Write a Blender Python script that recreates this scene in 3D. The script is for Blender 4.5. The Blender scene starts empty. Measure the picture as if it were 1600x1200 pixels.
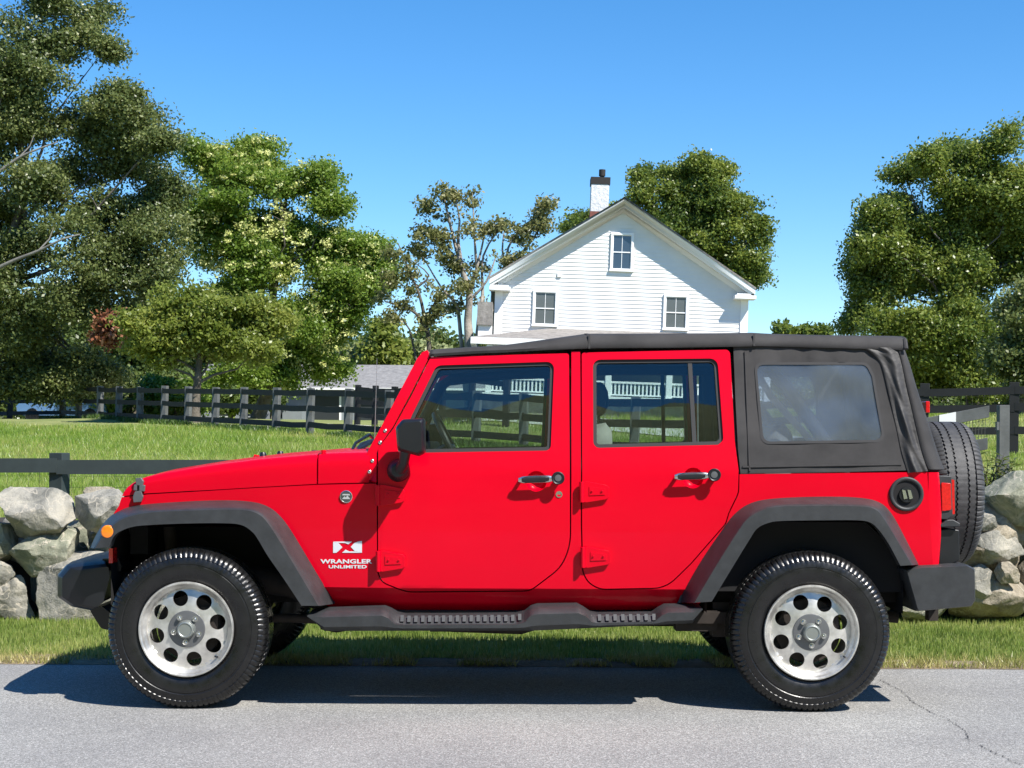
import bpy, bmesh, math, random
import numpy as np
from mathutils import Vector, Matrix, noise
from mathutils.geometry import tessellate_polygon

# ------------------------------------------------------------------ camera, world, sun
F, CX, CY = 2400.0, 800.0, 690.0
CAMY, CAMZ, ROLL = -7.23, 1.275, math.radians(0.3)
sc = bpy.context.scene
cam_d = bpy.data.cameras.new("camera")
cam = bpy.data.objects.new("camera", cam_d)
sc.collection.objects.link(cam)
cam.location = (0, CAMY, CAMZ)
cam.rotation_euler = (math.radians(90), -ROLL, 0)
cam_d.sensor_width = 36; cam_d.lens = F/1600*36
cam_d.shift_y = (CY-600)/1600
cam_d.clip_start = 0.1; cam_d.clip_end = 3000
sc.camera = cam

L = Vector((-1, .92, -1.62)).normalized()          # direction in which the sunlight travels
sun_el = math.asin(-L.z); sun_az = math.atan2(-L.x, -L.y)
w = bpy.data.worlds.new("World"); sc.world = w; w.use_nodes = True
nt = w.node_tree
sky = nt.nodes.new("ShaderNodeTexSky"); sky.sky_type = 'NISHITA'; sky.sun_disc = False
sky.sun_elevation = sun_el; sky.sun_rotation = sun_az
sky.altitude = 300; sky.air_density = .95; sky.dust_density = 0.0; sky.ozone_density = 4.4
bg = nt.nodes["Background"]
hs_ = nt.nodes.new("ShaderNodeHueSaturation"); hs_.inputs["Saturation"].default_value = 1.28
nt.links.new(sky.outputs[0], hs_.inputs["Color"]); nt.links.new(hs_.outputs[0], bg.inputs[0]); bg.inputs[1].default_value = 0.103
sd = bpy.data.lights.new("sun", 'SUN'); sd.energy = 4.8; sd.angle = math.radians(.5); sd.color = (1, .955, .89)
sun = bpy.data.objects.new("sun", sd); sc.collection.objects.link(sun)
sun.rotation_euler = L.to_track_quat('-Z', 'Y').to_euler()
sc.view_settings.view_transform = 'Standard'; sc.view_settings.look = 'None'
sc.view_settings.exposure = 0.9; sc.view_settings.gamma = 1
sc.render.engine = 'CYCLES'
sc.cycles.use_denoising = True
sc.cycles.max_bounces = 8; sc.cycles.transparent_max_bounces = 24
sc.cycles.diffuse_bounces = 3; sc.cycles.glossy_bounces = 4; sc.cycles.transmission_bounces = 6
sc.cycles.use_adaptive_sampling = True; sc.cycles.adaptive_threshold = 0.015

# ------------------------------------------------------------------ projection helpers
CR, SR = math.cos(ROLL), math.sin(ROLL)
def P(px, py, y):
    u, v = px-CX, py-CY
    a, b = u*CR+v*SR, -u*SR+v*CR
    D = y-CAMY
    return Vector((a*D/F, y, CAMZ-b*D/F))
def PD(px, py, D): return P(px, py, D+CAMY)
def yb(x, z):
    y = .12
    if z > 1.14: y += (z-1.14)*.17
    if z < .57: y += (.57-z)*.9
    y += .012*((min(z, 1.14)-.95)/.4)**2
    if x < -.62: y += min(.2, (-.62-x)*.10)
    return y
def S(px, py, o=0.0):
    y = .12
    for _ in range(4):
        p = P(px, py, y-o); y = yb(p.x, p.z)
    return P(px, py, y-o)
YC = .915
def mir(p): return Vector((p[0], 2*YC-p[1], p[2]))

# ------------------------------------------------------------------ object helpers
def tag(o, label=None, cat=None, group=None, kind=None):
    if label: o['label'] = label
    if cat: o['category'] = cat
    if group: o['group'] = group
    if kind: o['kind'] = kind
    return o
def thing(name, loc, label, cat, group=None):
    o = bpy.data.objects.new(name, None); sc.collection.objects.link(o)
    o.location = loc; o.empty_display_size = .2
    return tag(o, label, cat, group)
def link(name, me, mats, parent=None):
    o = bpy.data.objects.new(name, me); sc.collection.objects.link(o)
    if not isinstance(mats, (list, tuple)): mats = [mats]
    for m in mats: me.materials.append(m)
    if parent is not None:
        o.parent = parent
        q = parent; M = Matrix.Identity(4)
        while q is not None:
            if q.type == 'EMPTY': M = Matrix.Translation(q.location) @ q.rotation_euler.to_matrix().to_4x4() @ M
            q = q.parent
        if parent.type == 'EMPTY': o.matrix_parent_inverse = M.inverted()
    return o
def smooth(bm, ang=32):
    bm.normal_update()
    c = math.radians(ang)
    for f in bm.faces: f.smooth = True
    for e in bm.edges:
        if len(e.link_faces) == 2:
            e.smooth = e.link_faces[0].normal.angle(e.link_faces[1].normal, 0) < c
def obj(name, bm, mat, parent=None, ang=32, bev=0, seg=2, recalc=True, doubles=1e-5):
    if doubles: bmesh.ops.remove_doubles(bm, verts=bm.verts[:], dist=doubles)
    if recalc: bmesh.ops.recalc_face_normals(bm, faces=bm.faces[:])
    smooth(bm, ang)
    me = bpy.data.meshes.new(name); bm.to_mesh(me); bm.free()
    o = link(name, me, mat, parent)
    if bev:
        m = o.modifiers.new("bevel", 'BEVEL'); m.width = bev; m.segments = seg
        m.limit_method = 'ANGLE'; m.angle_limit = math.radians(35); m.harden_normals = True
    return o
def local(parent, o):
    """the mesh was built in the parent's own coordinates"""
    o.matrix_parent_inverse = Matrix.Identity(4); return o
def struct(name, bm, mat, kind='structure', **k):
    return tag(obj(name, bm, mat, None, **k), kind=kind)
def box(bm, x0, x1, y0, y1, z0, z1, M=None, mi=0):
    vs = [bm.verts.new(Vector(c) if M is None else M @ Vector(c)) for c in
          [(x0,y0,z0),(x1,y0,z0),(x1,y1,z0),(x0,y1,z0),(x0,y0,z1),(x1,y0,z1),(x1,y1,z1),(x0,y1,z1)]]
    for q in [(0,3,2,1),(4,5,6,7),(0,1,5,4),(1,2,6,5),(2,3,7,6),(3,0,4,7)]:
        f = bm.faces.new([vs[i] for i in q]); f.material_index = mi
def bar(bm, a, b, wy, wz):
    """a board from a to b, wy thick in y, wz high in z"""
    a, b = Vector(a), Vector(b)
    vs = []
    for p in (a, b):
        d = (b-a); d.z = 0; n = Vector((-d.y, d.x, 0)).normalized()
        for s, t in ((-1,-1),(1,-1),(1,1),(-1,1)):
            vs.append(bm.verts.new(p+n*(s*wy/2)+Vector((0,0,t*wz/2))))
    for q in [(0,1,2,3),(7,6,5,4),(0,4,5,1),(1,5,6,2),(2,6,7,3),(3,7,4,0)]:
        bm.faces.new([vs[i] for i in q])
def loft(bm, rings, closed=False, caps=False):
    R = [[bm.verts.new(p) for p in r] for r in rings]
    n = len(R[0])
    for i in range(len(R)-1):
        for j in range(n if closed else n-1):
            k = (j+1) % n
            bm.faces.new((R[i][j], R[i][k], R[i+1][k], R[i+1][j]))
    if caps:
        bm.faces.new(R[0][::-1]); bm.faces.new(R[-1])
    return R
def tube(bm, pts, rad, seg=10, caps=True):
    pts = [Vector(p) for p in pts]
    if not isinstance(rad, (list, tuple)): rad = [rad]*len(pts)
    rings = []; u = None
    for i, p in enumerate(pts):
        d = (pts[min(i+1, len(pts)-1)]-pts[max(i-1, 0)]).normalized()
        if u is None:
            u = d.orthogonal().normalized()
        u = (u-d*u.dot(d)).normalized(); v = d.cross(u)
        rings.append([p+rad[i]*(u*math.cos(t)+v*math.sin(t)) for t in [2*math.pi*k/seg for k in range(seg)]])
    loft(bm, rings, True, caps)
def lathe(bm, prof, seg=64, c=(0,0,0), axis='y', close=False):
    """prof: (a, r) a along the axis"""
    rings = []
    for k in range(seg):
        t = 2*math.pi*k/seg
        rings.append([Vector((math.cos(t)*r, a, math.sin(t)*r)) if axis == 'y' else Vector((a, math.cos(t)*r, math.sin(t)*r)) for a, r in prof])
    R = [[bm.verts.new(Vector(c)+p) for p in r] for r in rings]
    n = len(prof)
    for i in range(seg):
        j = (i+1) % seg
        for m in range(n if close else n-1):
            q = (m+1) % n
            bm.faces.new((R[i][m], R[i][q], R[j][q], R[j][m]))
def catmull(P_, n=6):
    out = []
    for i in range(len(P_)-1):
        p0, p1, p2, p3 = (P_[max(i-1,0)], P_[i], P_[i+1], P_[min(i+2,len(P_)-1)])
        for k in range(n):
            t = k/n
            out.append(tuple(.5*((2*b)+(-a+c)*t+(2*a-5*b+4*c-d)*t*t+(-a+3*b-3*c+d)*t**3) for a,b,c,d in zip(p0,p1,p2,p3)))
    out.append(tuple(P_[-1])); return out
def fil(pts, n=6):
    """fillet a closed outline whose points are (x, y) or (x, y, radius)"""
    out = []; m = len(pts)
    for i, p in enumerate(pts):
        if len(p) == 2 or p[2] == 0: out.append((p[0], p[1])); continue
        a = Vector(pts[i-1][:2]); b = Vector(p[:2]); c = Vector(pts[(i+1) % m][:2])
        da, dc = (a-b).normalized(), (c-b).normalized()
        th = da.angle(dc)
        if th > 3.1: out.append((b.x, b.y)); continue
        t = min(p[2]/math.tan(th/2), (a-b).length*.49, (c-b).length*.49); r = t*math.tan(th/2)
        ctr = b+(da+dc).normalized()*(r/math.sin(th/2))
        s, e = b+da*t-ctr, b+dc*t-ctr
        a0 = math.atan2(s.y, s.x); a1 = math.atan2(e.y, e.x); d = (a1-a0+math.pi) % (2*math.pi)-math.pi
        for k in range(n+1):
            q = a0+d*k/n; out.append((ctr.x+r*math.cos(q), ctr.y+r*math.sin(q)))
    return out
def panel_bm(outline, holes=(), thick=.02, off=0.0, yf=None, far=False, zs=.035, bm=None, disp=None):
    """a sheet of the car's side: traced outline mapped to metres on the curved side surface"""
    yf = yf or yb
    t = bmesh.new()
    loops = [[Vector((S(*p).x, S(*p).z, 0)) for p in lp] for lp in [outline]+list(holes)]
    allp = [p for lp in loops for p in lp]
    vs = [t.verts.new((p.x, 0, p.y)) for p in allp]
    for tri in tessellate_polygon(loops):
        try: t.faces.new([vs[i] for i in tri])
        except ValueError: pass
    z0, z1 = min(p.y for p in allp), max(p.y for p in allp); x0, x1 = min(p.x for p in allp), max(p.x for p in allp)
    z = z0+zs/2
    while z < z1:
        bmesh.ops.bisect_plane(t, geom=t.verts[:]+t.edges[:]+t.faces[:], plane_co=(0,0,z), plane_no=(0,0,1)); z += zs
    x = x0+zs/2
    step = zs*3 if disp is None else zs
    while x < x1:
        bmesh.ops.bisect_plane(t, geom=t.verts[:]+t.edges[:]+t.faces[:], plane_co=(x,0,0), plane_no=(1,0,0)); x += step
    bmesh.ops.remove_doubles(t, verts=t.verts[:], dist=1e-5)
    for v in t.verts:
        v.co.y = yf(v.co.x, v.co.z)-off-(disp(v.co.x, v.co.z) if disp else 0)
    out = bm if bm is not None else bmesh.new()
    def f_(p): return mir(p) if far else p
    t.verts.index_update()
    A = [out.verts.new(f_(v.co)) for v in t.verts]
    B = [out.verts.new(f_(v.co+Vector((0,thick,0)))) for v in t.verts]
    for f in t.faces:
        ii = [v.index for v in f.verts]
        out.faces.new([A[i] for i in ii]); out.faces.new([B[i] for i in ii[::-1]])
    for e in t.edges:
        if len(e.link_faces) == 1:
            i, j = e.verts[0].index, e.verts[1].index
            out.faces.new((A[i], A[j], B[j], B[i]))
    t.free()
    return out
def prism(bm, pts, y0, y1, pf=None):
    """traced outline (pixels at depth y0) extruded from y0 to y1"""
    q = [P(a, b, y0 if pf is None else pf) for a, b in pts]
    A = [bm.verts.new((p.x, y0, p.z)) for p in q]; B = [bm.verts.new((p.x, y1, p.z)) for p in q]
    n = len(q)
    bm.faces.new(A); bm.faces.new(B[::-1])
    for i in range(n): bm.faces.new((A[i], A[(i+1) % n], B[(i+1) % n], B[i]))

# ------------------------------------------------------------------ materials
def M_(name, col, rough=.5, metal=0, coat=0, var=0, vscale=8, bump=0, bscale=200, spec=.5, col2=None, coords='Object', detail=4, rvar=0, bdist=.002):
    m = bpy.data.materials.new(name); m.use_nodes = True
    n, l = m.node_tree.nodes, m.node_tree.links
    b = n["Principled BSDF"]
    b.inputs["Base Color"].default_value = (*col, 1); b.inputs["Roughness"].default_value = rough
    b.inputs["Metallic"].default_value = metal; b.inputs["Coat Weight"].default_value = coat
    b.inputs["Coat Roughness"].default_value = .03; b.inputs["Specular IOR Level"].default_value = spec
    tc = n.new("ShaderNodeTexCoord")
    if var or col2 or rvar:
        t = n.new("ShaderNodeTexNoise"); t.inputs["Scale"].default_value = vscale; t.inputs["Detail"].default_value = detail
        t.inputs["Roughness"].default_value = .65
        l.new(tc.outputs[coords], t.inputs["Vector"])
        r = n.new("ShaderNodeValToRGB"); r.color_ramp.elements[0].position = .32; r.color_ramp.elements[1].position = .68
        c1 = [max(0, c*(1-var)) for c in col]; c2 = col2 or [min(1, c*(1+var)) for c in col]
        r.color_ramp.elements[0].color = (*c1, 1); r.color_ramp.elements[1].color = (*c2, 1)
        l.new(t.outputs["Fac"], r.inputs[0]); l.new(r.outputs[0], b.inputs["Base Color"])
        if rvar:
            mr = n.new("ShaderNodeMapRange"); mr.inputs[1].default_value = .3; mr.inputs[2].default_value = .7
            mr.inputs[3].default_value = max(0, rough-rvar); mr.inputs[4].default_value = rough+rvar
            l.new(t.outputs["Fac"], mr.inputs[0]); l.new(mr.outputs[0], b.inputs["Roughness"])
    if bump:
        t2 = n.new("ShaderNodeTexNoise"); t2.inputs["Scale"].default_value = bscale; t2.inputs["Detail"].default_value = 4
        l.new(tc.outputs[coords], t2.inputs["Vector"])
        bu = n.new("ShaderNodeBump"); bu.inputs["Strength"].default_value = bump; bu.inputs["Distance"].default_value = bdist
        l.new(t2.outputs["Fac"], bu.inputs["Height"]); l.new(bu.outputs[0], b.inputs["Normal"])
    return m
def glass_mat(name, tint, diff=0.0, dcol=(.5,.55,.6), rough=0.0, ior=1.5):
    m = bpy.data.materials.new(name); m.use_nodes = True
    n, l = m.node_tree.nodes, m.node_tree.links
    for x in list(n): n.remove(x)
    o = n.new("ShaderNodeOutputMaterial"); tr = n.new("ShaderNodeBsdfTransparent"); tr.inputs[0].default_value = (*tint, 1)
    gl = n.new("ShaderNodeBsdfGlossy"); gl.inputs["Roughness"].default_value = rough
    # Schlick reflectance, the same on both faces of the pane
    ge = n.new("ShaderNodeNewGeometry"); vd = n.new("ShaderNodeVectorMath"); vd.operation = 'DOT_PRODUCT'
    l.new(ge.outputs["Normal"], vd.inputs[0]); l.new(ge.outputs["Incoming"], vd.inputs[1])
    def mth(op, a, b_=None):
        q = n.new("ShaderNodeMath"); q.operation = op
        for i_, v_ in enumerate((a, b_)):
            if v_ is None: continue
            if isinstance(v_, (int, float)): q.inputs[i_].default_value = v_
            else: l.new(v_, q.inputs[i_])
        return q.outputs[0]
    f0 = ((ior-1)/(ior+1))**2
    fr_ = mth('ADD', mth('MULTIPLY', mth('POWER', mth('SUBTRACT', 1.0, mth('ABSOLUTE', vd.outputs["Value"])), 5.0), 1-f0), f0)
    mx = n.new("ShaderNodeMixShader"); l.new(fr_, mx.inputs[0]); l.new(gl.outputs[0], mx.inputs[2])
    if diff:
        df = n.new("ShaderNodeBsdfDiffuse"); df.inputs[0].default_value = (*dcol, 1)
        tn = n.new("ShaderNodeTexNoise"); tn.inputs["Scale"].default_value = 5; tn.inputs["Detail"].default_value = 4
        tcn = n.new("ShaderNodeTexCoord"); l.new(tcn.outputs["Object"], tn.inputs["Vector"])
        mr = n.new("ShaderNodeMapRange"); mr.inputs[1].default_value=.3; mr.inputs[2].default_value=.7
        mr.inputs[3].default_value = diff*.7; mr.inputs[4].default_value = diff*1.3
        l.new(tn.outputs["Fac"], mr.inputs[0])
        m2 = n.new("ShaderNodeMixShader"); l.new(mr.outputs[0], m2.inputs[0])
        l.new(tr.outputs[0], m2.inputs[1]); l.new(df.outputs[0], m2.inputs[2]); l.new(m2.outputs[0], mx.inputs[1])
    else: l.new(tr.outputs[0], mx.inputs[1])
    l.new(mx.outputs[0], o.inputs[0])
    return m
def leaf_mat(name, c1, c2, c3, trans=.35, cs=.5):
    m = bpy.data.materials.new(name); m.use_nodes = True
    n, l = m.node_tree.nodes, m.node_tree.links
    for x in list(n): n.remove(x)
    o = n.new("ShaderNodeOutputMaterial")
    g = n.new("ShaderNodeNewGeometry")
    tn = n.new("ShaderNodeTexNoise"); tn.inputs["Scale"].default_value = cs; tn.inputs["Detail"].default_value = 3
    l.new(g.outputs["Position"], tn.inputs["Vector"])
    mm = n.new("ShaderNodeMath"); mm.operation = 'MULTIPLY_ADD'; mm.inputs[1].default_value = .84; 
    l.new(tn.outputs["Fac"], mm.inputs[0])
    m3 = n.new("ShaderNodeMath"); m3.operation = 'MULTIPLY'; m3.inputs[1].default_value = .36
    l.new(g.outputs["Random Per Island"], m3.inputs[0]); l.new(m3.outputs[0], mm.inputs[2])
    r = n.new("ShaderNodeValToRGB"); e = r.color_ramp.elements
    e[0].position = .3; e[0].color = (*c1, 1); e[1].position = .85; e[1].color = (*c3, 1)
    x = e.new(.58); x.color = (*c2, 1)
    l.new(mm.outputs[0], r.inputs[0])
    b = n.new("ShaderNodeBsdfPrincipled"); b.inputs["Roughness"].default_value = .38; b.inputs["Specular IOR Level"].default_value = .5
    l.new(r.outputs[0], b.inputs["Base Color"])
    t = n.new("ShaderNodeBsdfTranslucent"); l.new(r.outputs[0], t.inputs[0])
    mx = n.new("ShaderNodeMixShader"); mx.inputs[0].default_value = trans
    l.new(b.outputs[0], mx.inputs[1]); l.new(t.outputs[0], mx.inputs[2]); l.new(mx.outputs[0], o.inputs[0])
    return m

red = M_("red_paint", (.60, .0, .014), .34, coat=.24, var=.03, vscale=2, rvar=.05, spec=.06)
plastic = M_("flare_plastic", (.025, .027, .029), .5, var=.25, vscale=14, bump=.35, bscale=500, spec=.5)
blackp = M_("black_plastic", (.008, .009, .011), .38, var=.2, vscale=10, bump=.2, bscale=500, spec=.5)
seal = M_("window_seal", (.022, .021, .022), .6)
fabric = M_("soft_top_fabric", (.038, .036, .036), .75, var=.30, vscale=3.5, bump=.5, bscale=900, spec=.3)
fold = M_("folded_vinyl", (.024, .022, .021), .58, var=.2, vscale=9, bump=.3, bscale=30, spec=.5, bdist=.01)
rubber = M_("tyre_rubber", (.0065, .0065, .007), .31, var=.3, vscale=12, bump=.2, bscale=150, spec=.5, rvar=.12)
tread_r = M_("worn_tread_rubber", (.040, .040, .041), .62, var=.3, vscale=25, bump=.4, bscale=200)
alu = M_("brushed_alloy", (.64, .625, .59), .40, metal=.8, var=.24, vscale=10, bump=.06, bscale=60, rvar=.1)
alu_d = M_("dull_hub_alloy", (.13, .135, .14), .5, metal=.5, var=.1)
capm = M_("centre_cap_metal", (.30, .32, .30), .4, metal=.7)
chrome = M_("worn_chrome", (.6, .6, .58), .25, metal=1)
under = M_("underbody_steel", (.020, .015, .012), .85, var=.5, vscale=9)
inner = M_("dark_liner", (.006, .006, .007), .9)
interior = M_("interior_black", (.012, .012, .013), .7)
seatm = M_("grey_seat_cloth", (.30, .29, .27), .9, var=.1, vscale=30)
orange = M_("amber_lens", (.85, .20, .01), .15, coat=.5, var=.15, vscale=60)
redlens = M_("red_lens", (.55, .004, .008), .12, coat=.6, var=.2, vscale=80)
white_em = M_("badge_silver", (.62, .66, .68), .4)
badge_dark = M_("badge_dark_green", (.05, .06, .06), .3)
glass = glass_mat("tinted_window_glass", (.80, .86, .84), ior=1.6)
wsglass = glass_mat("clear_windshield_glass", (.82, .88, .86))
vinyl = glass_mat("hazy_vinyl_window", (.68, .72, .76), diff=.10, dcol=(.50, .58, .66), rough=.10, ior=1.5)

# ------------------------------------------------------------------ terrain
def sstep(a, b, t):
    t = max(0, min(1, (t-a)/(b-a))); return t*t*(3-2*t)
def ground_z(x, y):
    D = y-CAMY
    if y < 2.0:
        return 0.0 if y > -13 else min(12.9+.5*noise.noise(Vector((x*.5, 0, 0))), (-12-y)*.75)  # unseen rise behind the camera, added so glass and paint reflect a dark skyline
    z = max(0, .044*(D-11.5))
    if D < 20: z = .044*8.5*sstep(10, 20, D)*(D-10)/10 if D > 10 else 0
    z = min(z, 2.05)
    z += .55*sstep(41, 47, D)*sstep(-4, 0, x)*(1-sstep(30, 45, x))*(1 if D < 70 else 1)
    z += .35*sstep(4, 9, x)*sstep(18, 27, D)*(1-sstep(30, 40, D))
    if D > 12: z += .05*noise.noise(Vector((x*.25, y*.25, 0)))*sstep(12, 20, D)
    return z
def grid_ground():
    ys = [-400, -200, -120, -80, -60, -45, -34, -30, -26, -22, -18, -15, -14, -13, -9, -6, -3, 0, 1.2]
    y = 1.6
    while y < 60: ys.append(y); y += .35 if y < 8 else .8
    ys += [62, 66, 72, 80, 90, 105, 125, 160, 220, 320, 500, 900]
    xs = []
    x = -40.0
    while x <= 40: xs.append(x); x += .7
    xs = [-900, -500, -250, -140, -90, -65, -50] + xs + [45, 55, 75, 110, 180, 300, 600, 900]
    bm = bmesh.new()
    loft(bm, [[Vector((x, y, ground_z(x, y))) for x in xs] for y in ys])
    return bm
soil_grass = M_("lawn_soil", (.11, .15, .035), .9, col2=(.25, .26, .09), vscale=.9, detail=8, bump=.8, bscale=25, bdist=.03)
struct("ground", grid_ground(), soil_grass, ang=80)

# asphalt
def asphalt():
    m = bpy.data.materials.new("aged_asphalt"); m.use_nodes = True
    n, l = m.node_tree.nodes, m.node_tree.links; b = n["Principled BSDF"]
    tc = n.new("ShaderNodeTexCoord")
    v = n.new("ShaderNodeTexVoronoi"); v.inputs["Scale"].default_value = 210; l.new(tc.outputs["Object"], v.inputs["Vector"])
    hs = n.new("ShaderNodeSeparateColor"); l.new(v.outputs["Color"], hs.inputs[0])
    r = n.new("ShaderNodeValToRGB"); e = r.color_ramp.elements
    e[0].position = 0; e[0].color = (.13, .127, .12, 1); e[1].position = 1; e[1].color = (.46, .45, .43, 1)
    a = e.new(.55); a.color = (.235, .23, .22, 1); a = e.new(.85); a.color = (.32, .315, .30, 1)
    l.new(hs.outputs[0], r.inputs[0])
    t = n.new("ShaderNodeTexNoise"); t.inputs["Scale"].default_value = .9; t.inputs["Detail"].default_value = 6; l.new(tc.outputs["Object"], t.inputs["Vector"])
    r2 = n.new("ShaderNodeValToRGB"); r2.color_ramp.elements[0].position = .3; r2.color_ramp.elements[1].position = .75
    r2.color_ramp.elements[0].color = (.80, .80, .81, 1); r2.color_ramp.elements[1].color = (1.12, 1.12, 1.1, 1)
    l.new(t.outputs["Fac"], r2.inputs[0])
    mx = n.new("ShaderNodeMix"); mx.data_type = 'RGBA'; mx.blend_type = 'MULTIPLY'; mx.inputs[0].default_value = 1
    l.new(r.outputs[0], mx.inputs[6]); l.new(r2.outputs[0], mx.inputs[7]); l.new(mx.outputs[2], b.inputs["Base Color"])
    b.inputs["Roughness"].default_value = .85
    t3 = n.new("ShaderNodeTexNoise"); t3.inputs["Scale"].default_value = 90; t3.inputs["Detail"].default_value = 5; l.new(tc.outputs["Object"], t3.inputs["Vector"])
    bu = n.new("ShaderNodeBump"); bu.inputs["Strength"].default_value = .7; bu.inputs["Distance"].default_value = .004
    l.new(t3.outputs["Fac"], bu.inputs["Height"]); l.new(bu.outputs[0], b.inputs["Normal"])
    return m
asph = asphalt()
EDGE = 1.44
bm = bmesh.new()
xs = [-300, -100, -40, -20, -12]+[-8+.08*i for i in range(200)]+[12, 20, 40, 100, 300]
loft(bm, [[Vector((x, y, .004)) for x in xs] for y in (-9.5, -4, -1, 1)] +
     [[Vector((x, EDGE+.025*noise.noise(Vector((x*2.1, 0, 0)))+.02*noise.noise(Vector((x*9, 3, 0))), .004)) for x in xs]] )
struct("road", bm, asph, doubles=0)
crackm = M_("crack_tar", (.025, .025, .025), .9)
def gp(px, py, z=.0075):
    u, v = px-CX, py-CY; a, b = u*CR+v*SR, -u*SR+v*CR
    D = (CAMZ-z)*F/b; return Vector((a*D/F, D+CAMY, z))
def crack(pts, wd, seed, name="road_crack"):
    rnd = random.Random(seed); bm = bmesh.new()
    g = [gp(*p) for p in pts]; fine = []
    for a, b in zip(g, g[1:]):
        k = max(2, int((b-a).length/.012))
        for i in range(k): fine.append(a.lerp(b, i/k)+Vector((rnd.gauss(0,.004), rnd.gauss(0,.006), 0)))
    rings = []
    for i in range(len(fine)-1):
        d = (fine[i+1]-fine[i]).normalized(); n_ = Vector((-d.y, d.x, 0))*wd*rnd.uniform(.1, 1)
        rings.append([fine[i]-n_, fine[i]+n_])
    loft(bm, rings); struct(name, bm, crackm)
crack([(1375,1062),(1409,1079),(1427,1097),(1457,1114),(1480,1122),(1508,1142),(1515,1159)], .003, 1)
crack([(1529,1163),(1560,1178),(1600,1196)], .003, 2)
crack([(1240,1150),(1262,1147),(1290,1149)], .0012, 5); crack([(560,1085+70),(600,1152),(640,1154)], .0012, 6); crack([(980,1150),(1010,1148)], .0013, 7); crack([(140,1139),(250,1130),(330,1118)], .0009, 8)
crack([(90,1150),(130,1146),(210,1138)], .0015, 3)

# driveway beyond the fences, gravel verge strip
drive = M_("pale_driveway", (.42, .41, .38), .9, var=.12, vscale=1.5, bump=.5, bscale=40)
def ribbon(name, ctr, wid, mat, dz=.03, n=8):
    pts = catmull(ctr, n); rings = []
    for i, p in enumerate(pts):
        a = Vector(pts[max(i-1,0)]); b = Vector(pts[min(i+1,len(pts)-1)]); d = (b-a).normalized(); nn = Vector((-d.y, d.x))
        rings.append([Vector(((q:=Vector(p)+nn*s*wid/2).x, q.y, ground_z(q.x, q.y)+dz)) for s in (-1,-.6,-.2,.2,.6,1)])
    bm = bmesh.new(); loft(bm, rings); return struct(name, bm, mat, ang=80)
ribbon("driveway", [(-34,74),(-22,62),(-15,53),(-10,47.5),(-4.2,42.5),(0,38.6),(4,36.5),(9,33),(14,29),(22,25.5),(34,24)], 2.0, drive)
dirtm = M_("bare_verge_soil", (.20, .155, .10), .95, var=.4, vscale=6, detail=8, bump=.8, bscale=60, bdist=.02)
bm = bmesh.new()
xs = [-8+.1*i for i in range(161)]
loft(bm, [[Vector((x, EDGE-.01+.025*noise.noise(Vector((x*2.1,0,0))), .006)) for x in xs],
          [Vector((x, EDGE+.12, .016+.006*noise.noise(Vector((x*6,1,0))))) for x in xs],
          [Vector((x, EDGE+.3+.12*noise.noise(Vector((x*1.3,7,0))), .012)) for x in xs]])
struct("verge_soil", bm, dirtm, ang=80)

# ------------------------------------------------------------------ scattered mesh generators (numpy)
def mesh_np(name, V, faces_n, mats, parent=None, idx=None):
    me = bpy.data.meshes.new(name)
    nv = len(V); nf = nv//faces_n
    me.vertices.add(nv); me.vertices.foreach_set("co", V.astype(np.float32).ravel())
    me.loops.add(nv); me.loops.foreach_set("vertex_index", np.arange(nv, dtype=np.int32))
    me.polygons.add(nf); me.polygons.foreach_set("loop_start", np.arange(0, nv, faces_n, dtype=np.int32))
    me.update(calc_edges=True)
    return link(name, me, mats, parent)
def blades(x, y, z, h, wd, rng, lean=.45):
    n = len(x); a = rng.uniform(0, 2*np.pi, n); la = rng.uniform(0, 2*np.pi, n); ln = h*rng.uniform(0, lean, n)
    dx, dy = np.cos(a)*wd/2, np.sin(a)*wd/2
    V = np.zeros((n, 3, 3))
    V[:,0] = np.stack([x-dx, y-dy, z-.004], 1); V[:,1] = np.stack([x+dx, y+dy, z-.004], 1)
    V[:,2] = np.stack([x+np.cos(la)*ln, y+np.sin(la)*ln, z+h], 1)
    return V.reshape(-1, 3)
rng = np.random.default_rng(5)
verge_leaf = leaf_mat("verge_grass_blades", (.10, .16, .025), (.21, .29, .06), (.40, .42, .14), .45, 1.6)
dry_leaf = leaf_mat("dry_edge_grass_blades", (.18, .22, .05), (.33, .33, .10), (.52, .44, .20), .25, 3)
field_leaf = leaf_mat("pasture_grass_blades", (.13, .235, .022), (.25, .37, .05), (.50, .47, .17), .5, .28)
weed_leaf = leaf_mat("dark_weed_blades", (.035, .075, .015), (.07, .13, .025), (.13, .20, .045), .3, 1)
def nz(xa, ya, s, o=0):
    return np.array([noise.noise(Vector((a*s, b*s, o))) for a, b in zip(xa, ya)])
n = 190000
x = rng.uniform(-9, 9, n); y = EDGE+.02+(3.9-EDGE)*rng.uniform(0, 1, n)
nn = nz(x, y, 2.2); edge_d = y-EDGE
keep = (edge_d > .22+.25*nn+.1*nz(x, y, 8, 3))
h = (.020+.026*rng.random(n))*(1+.5*nn)
o = mesh_np("verge_grass", blades(x[keep], y[keep], np.full(keep.sum(), .004), h[keep], .006+.004*rng.random(keep.sum()), rng), 3, verge_leaf)
tag(o, kind='stuff')
n = 38000
x = rng.uniform(-9, 9, n); y = EDGE+np.abs(rng.normal(0, .2, n))-.0
k = nz(x, y, 3.5, 9) > -.22+.5*((x > -2.5) & (x < 1.6))*.3
h = (.022+.045*rng.random(n))
o = mesh_np("dry_grass", blades(x[k], y[k], np.full(k.sum(), .004), h[k], .005+.003*rng.random(k.sum()), rng, 1.1), 3, dry_leaf)
tag(o, kind='stuff')
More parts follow.
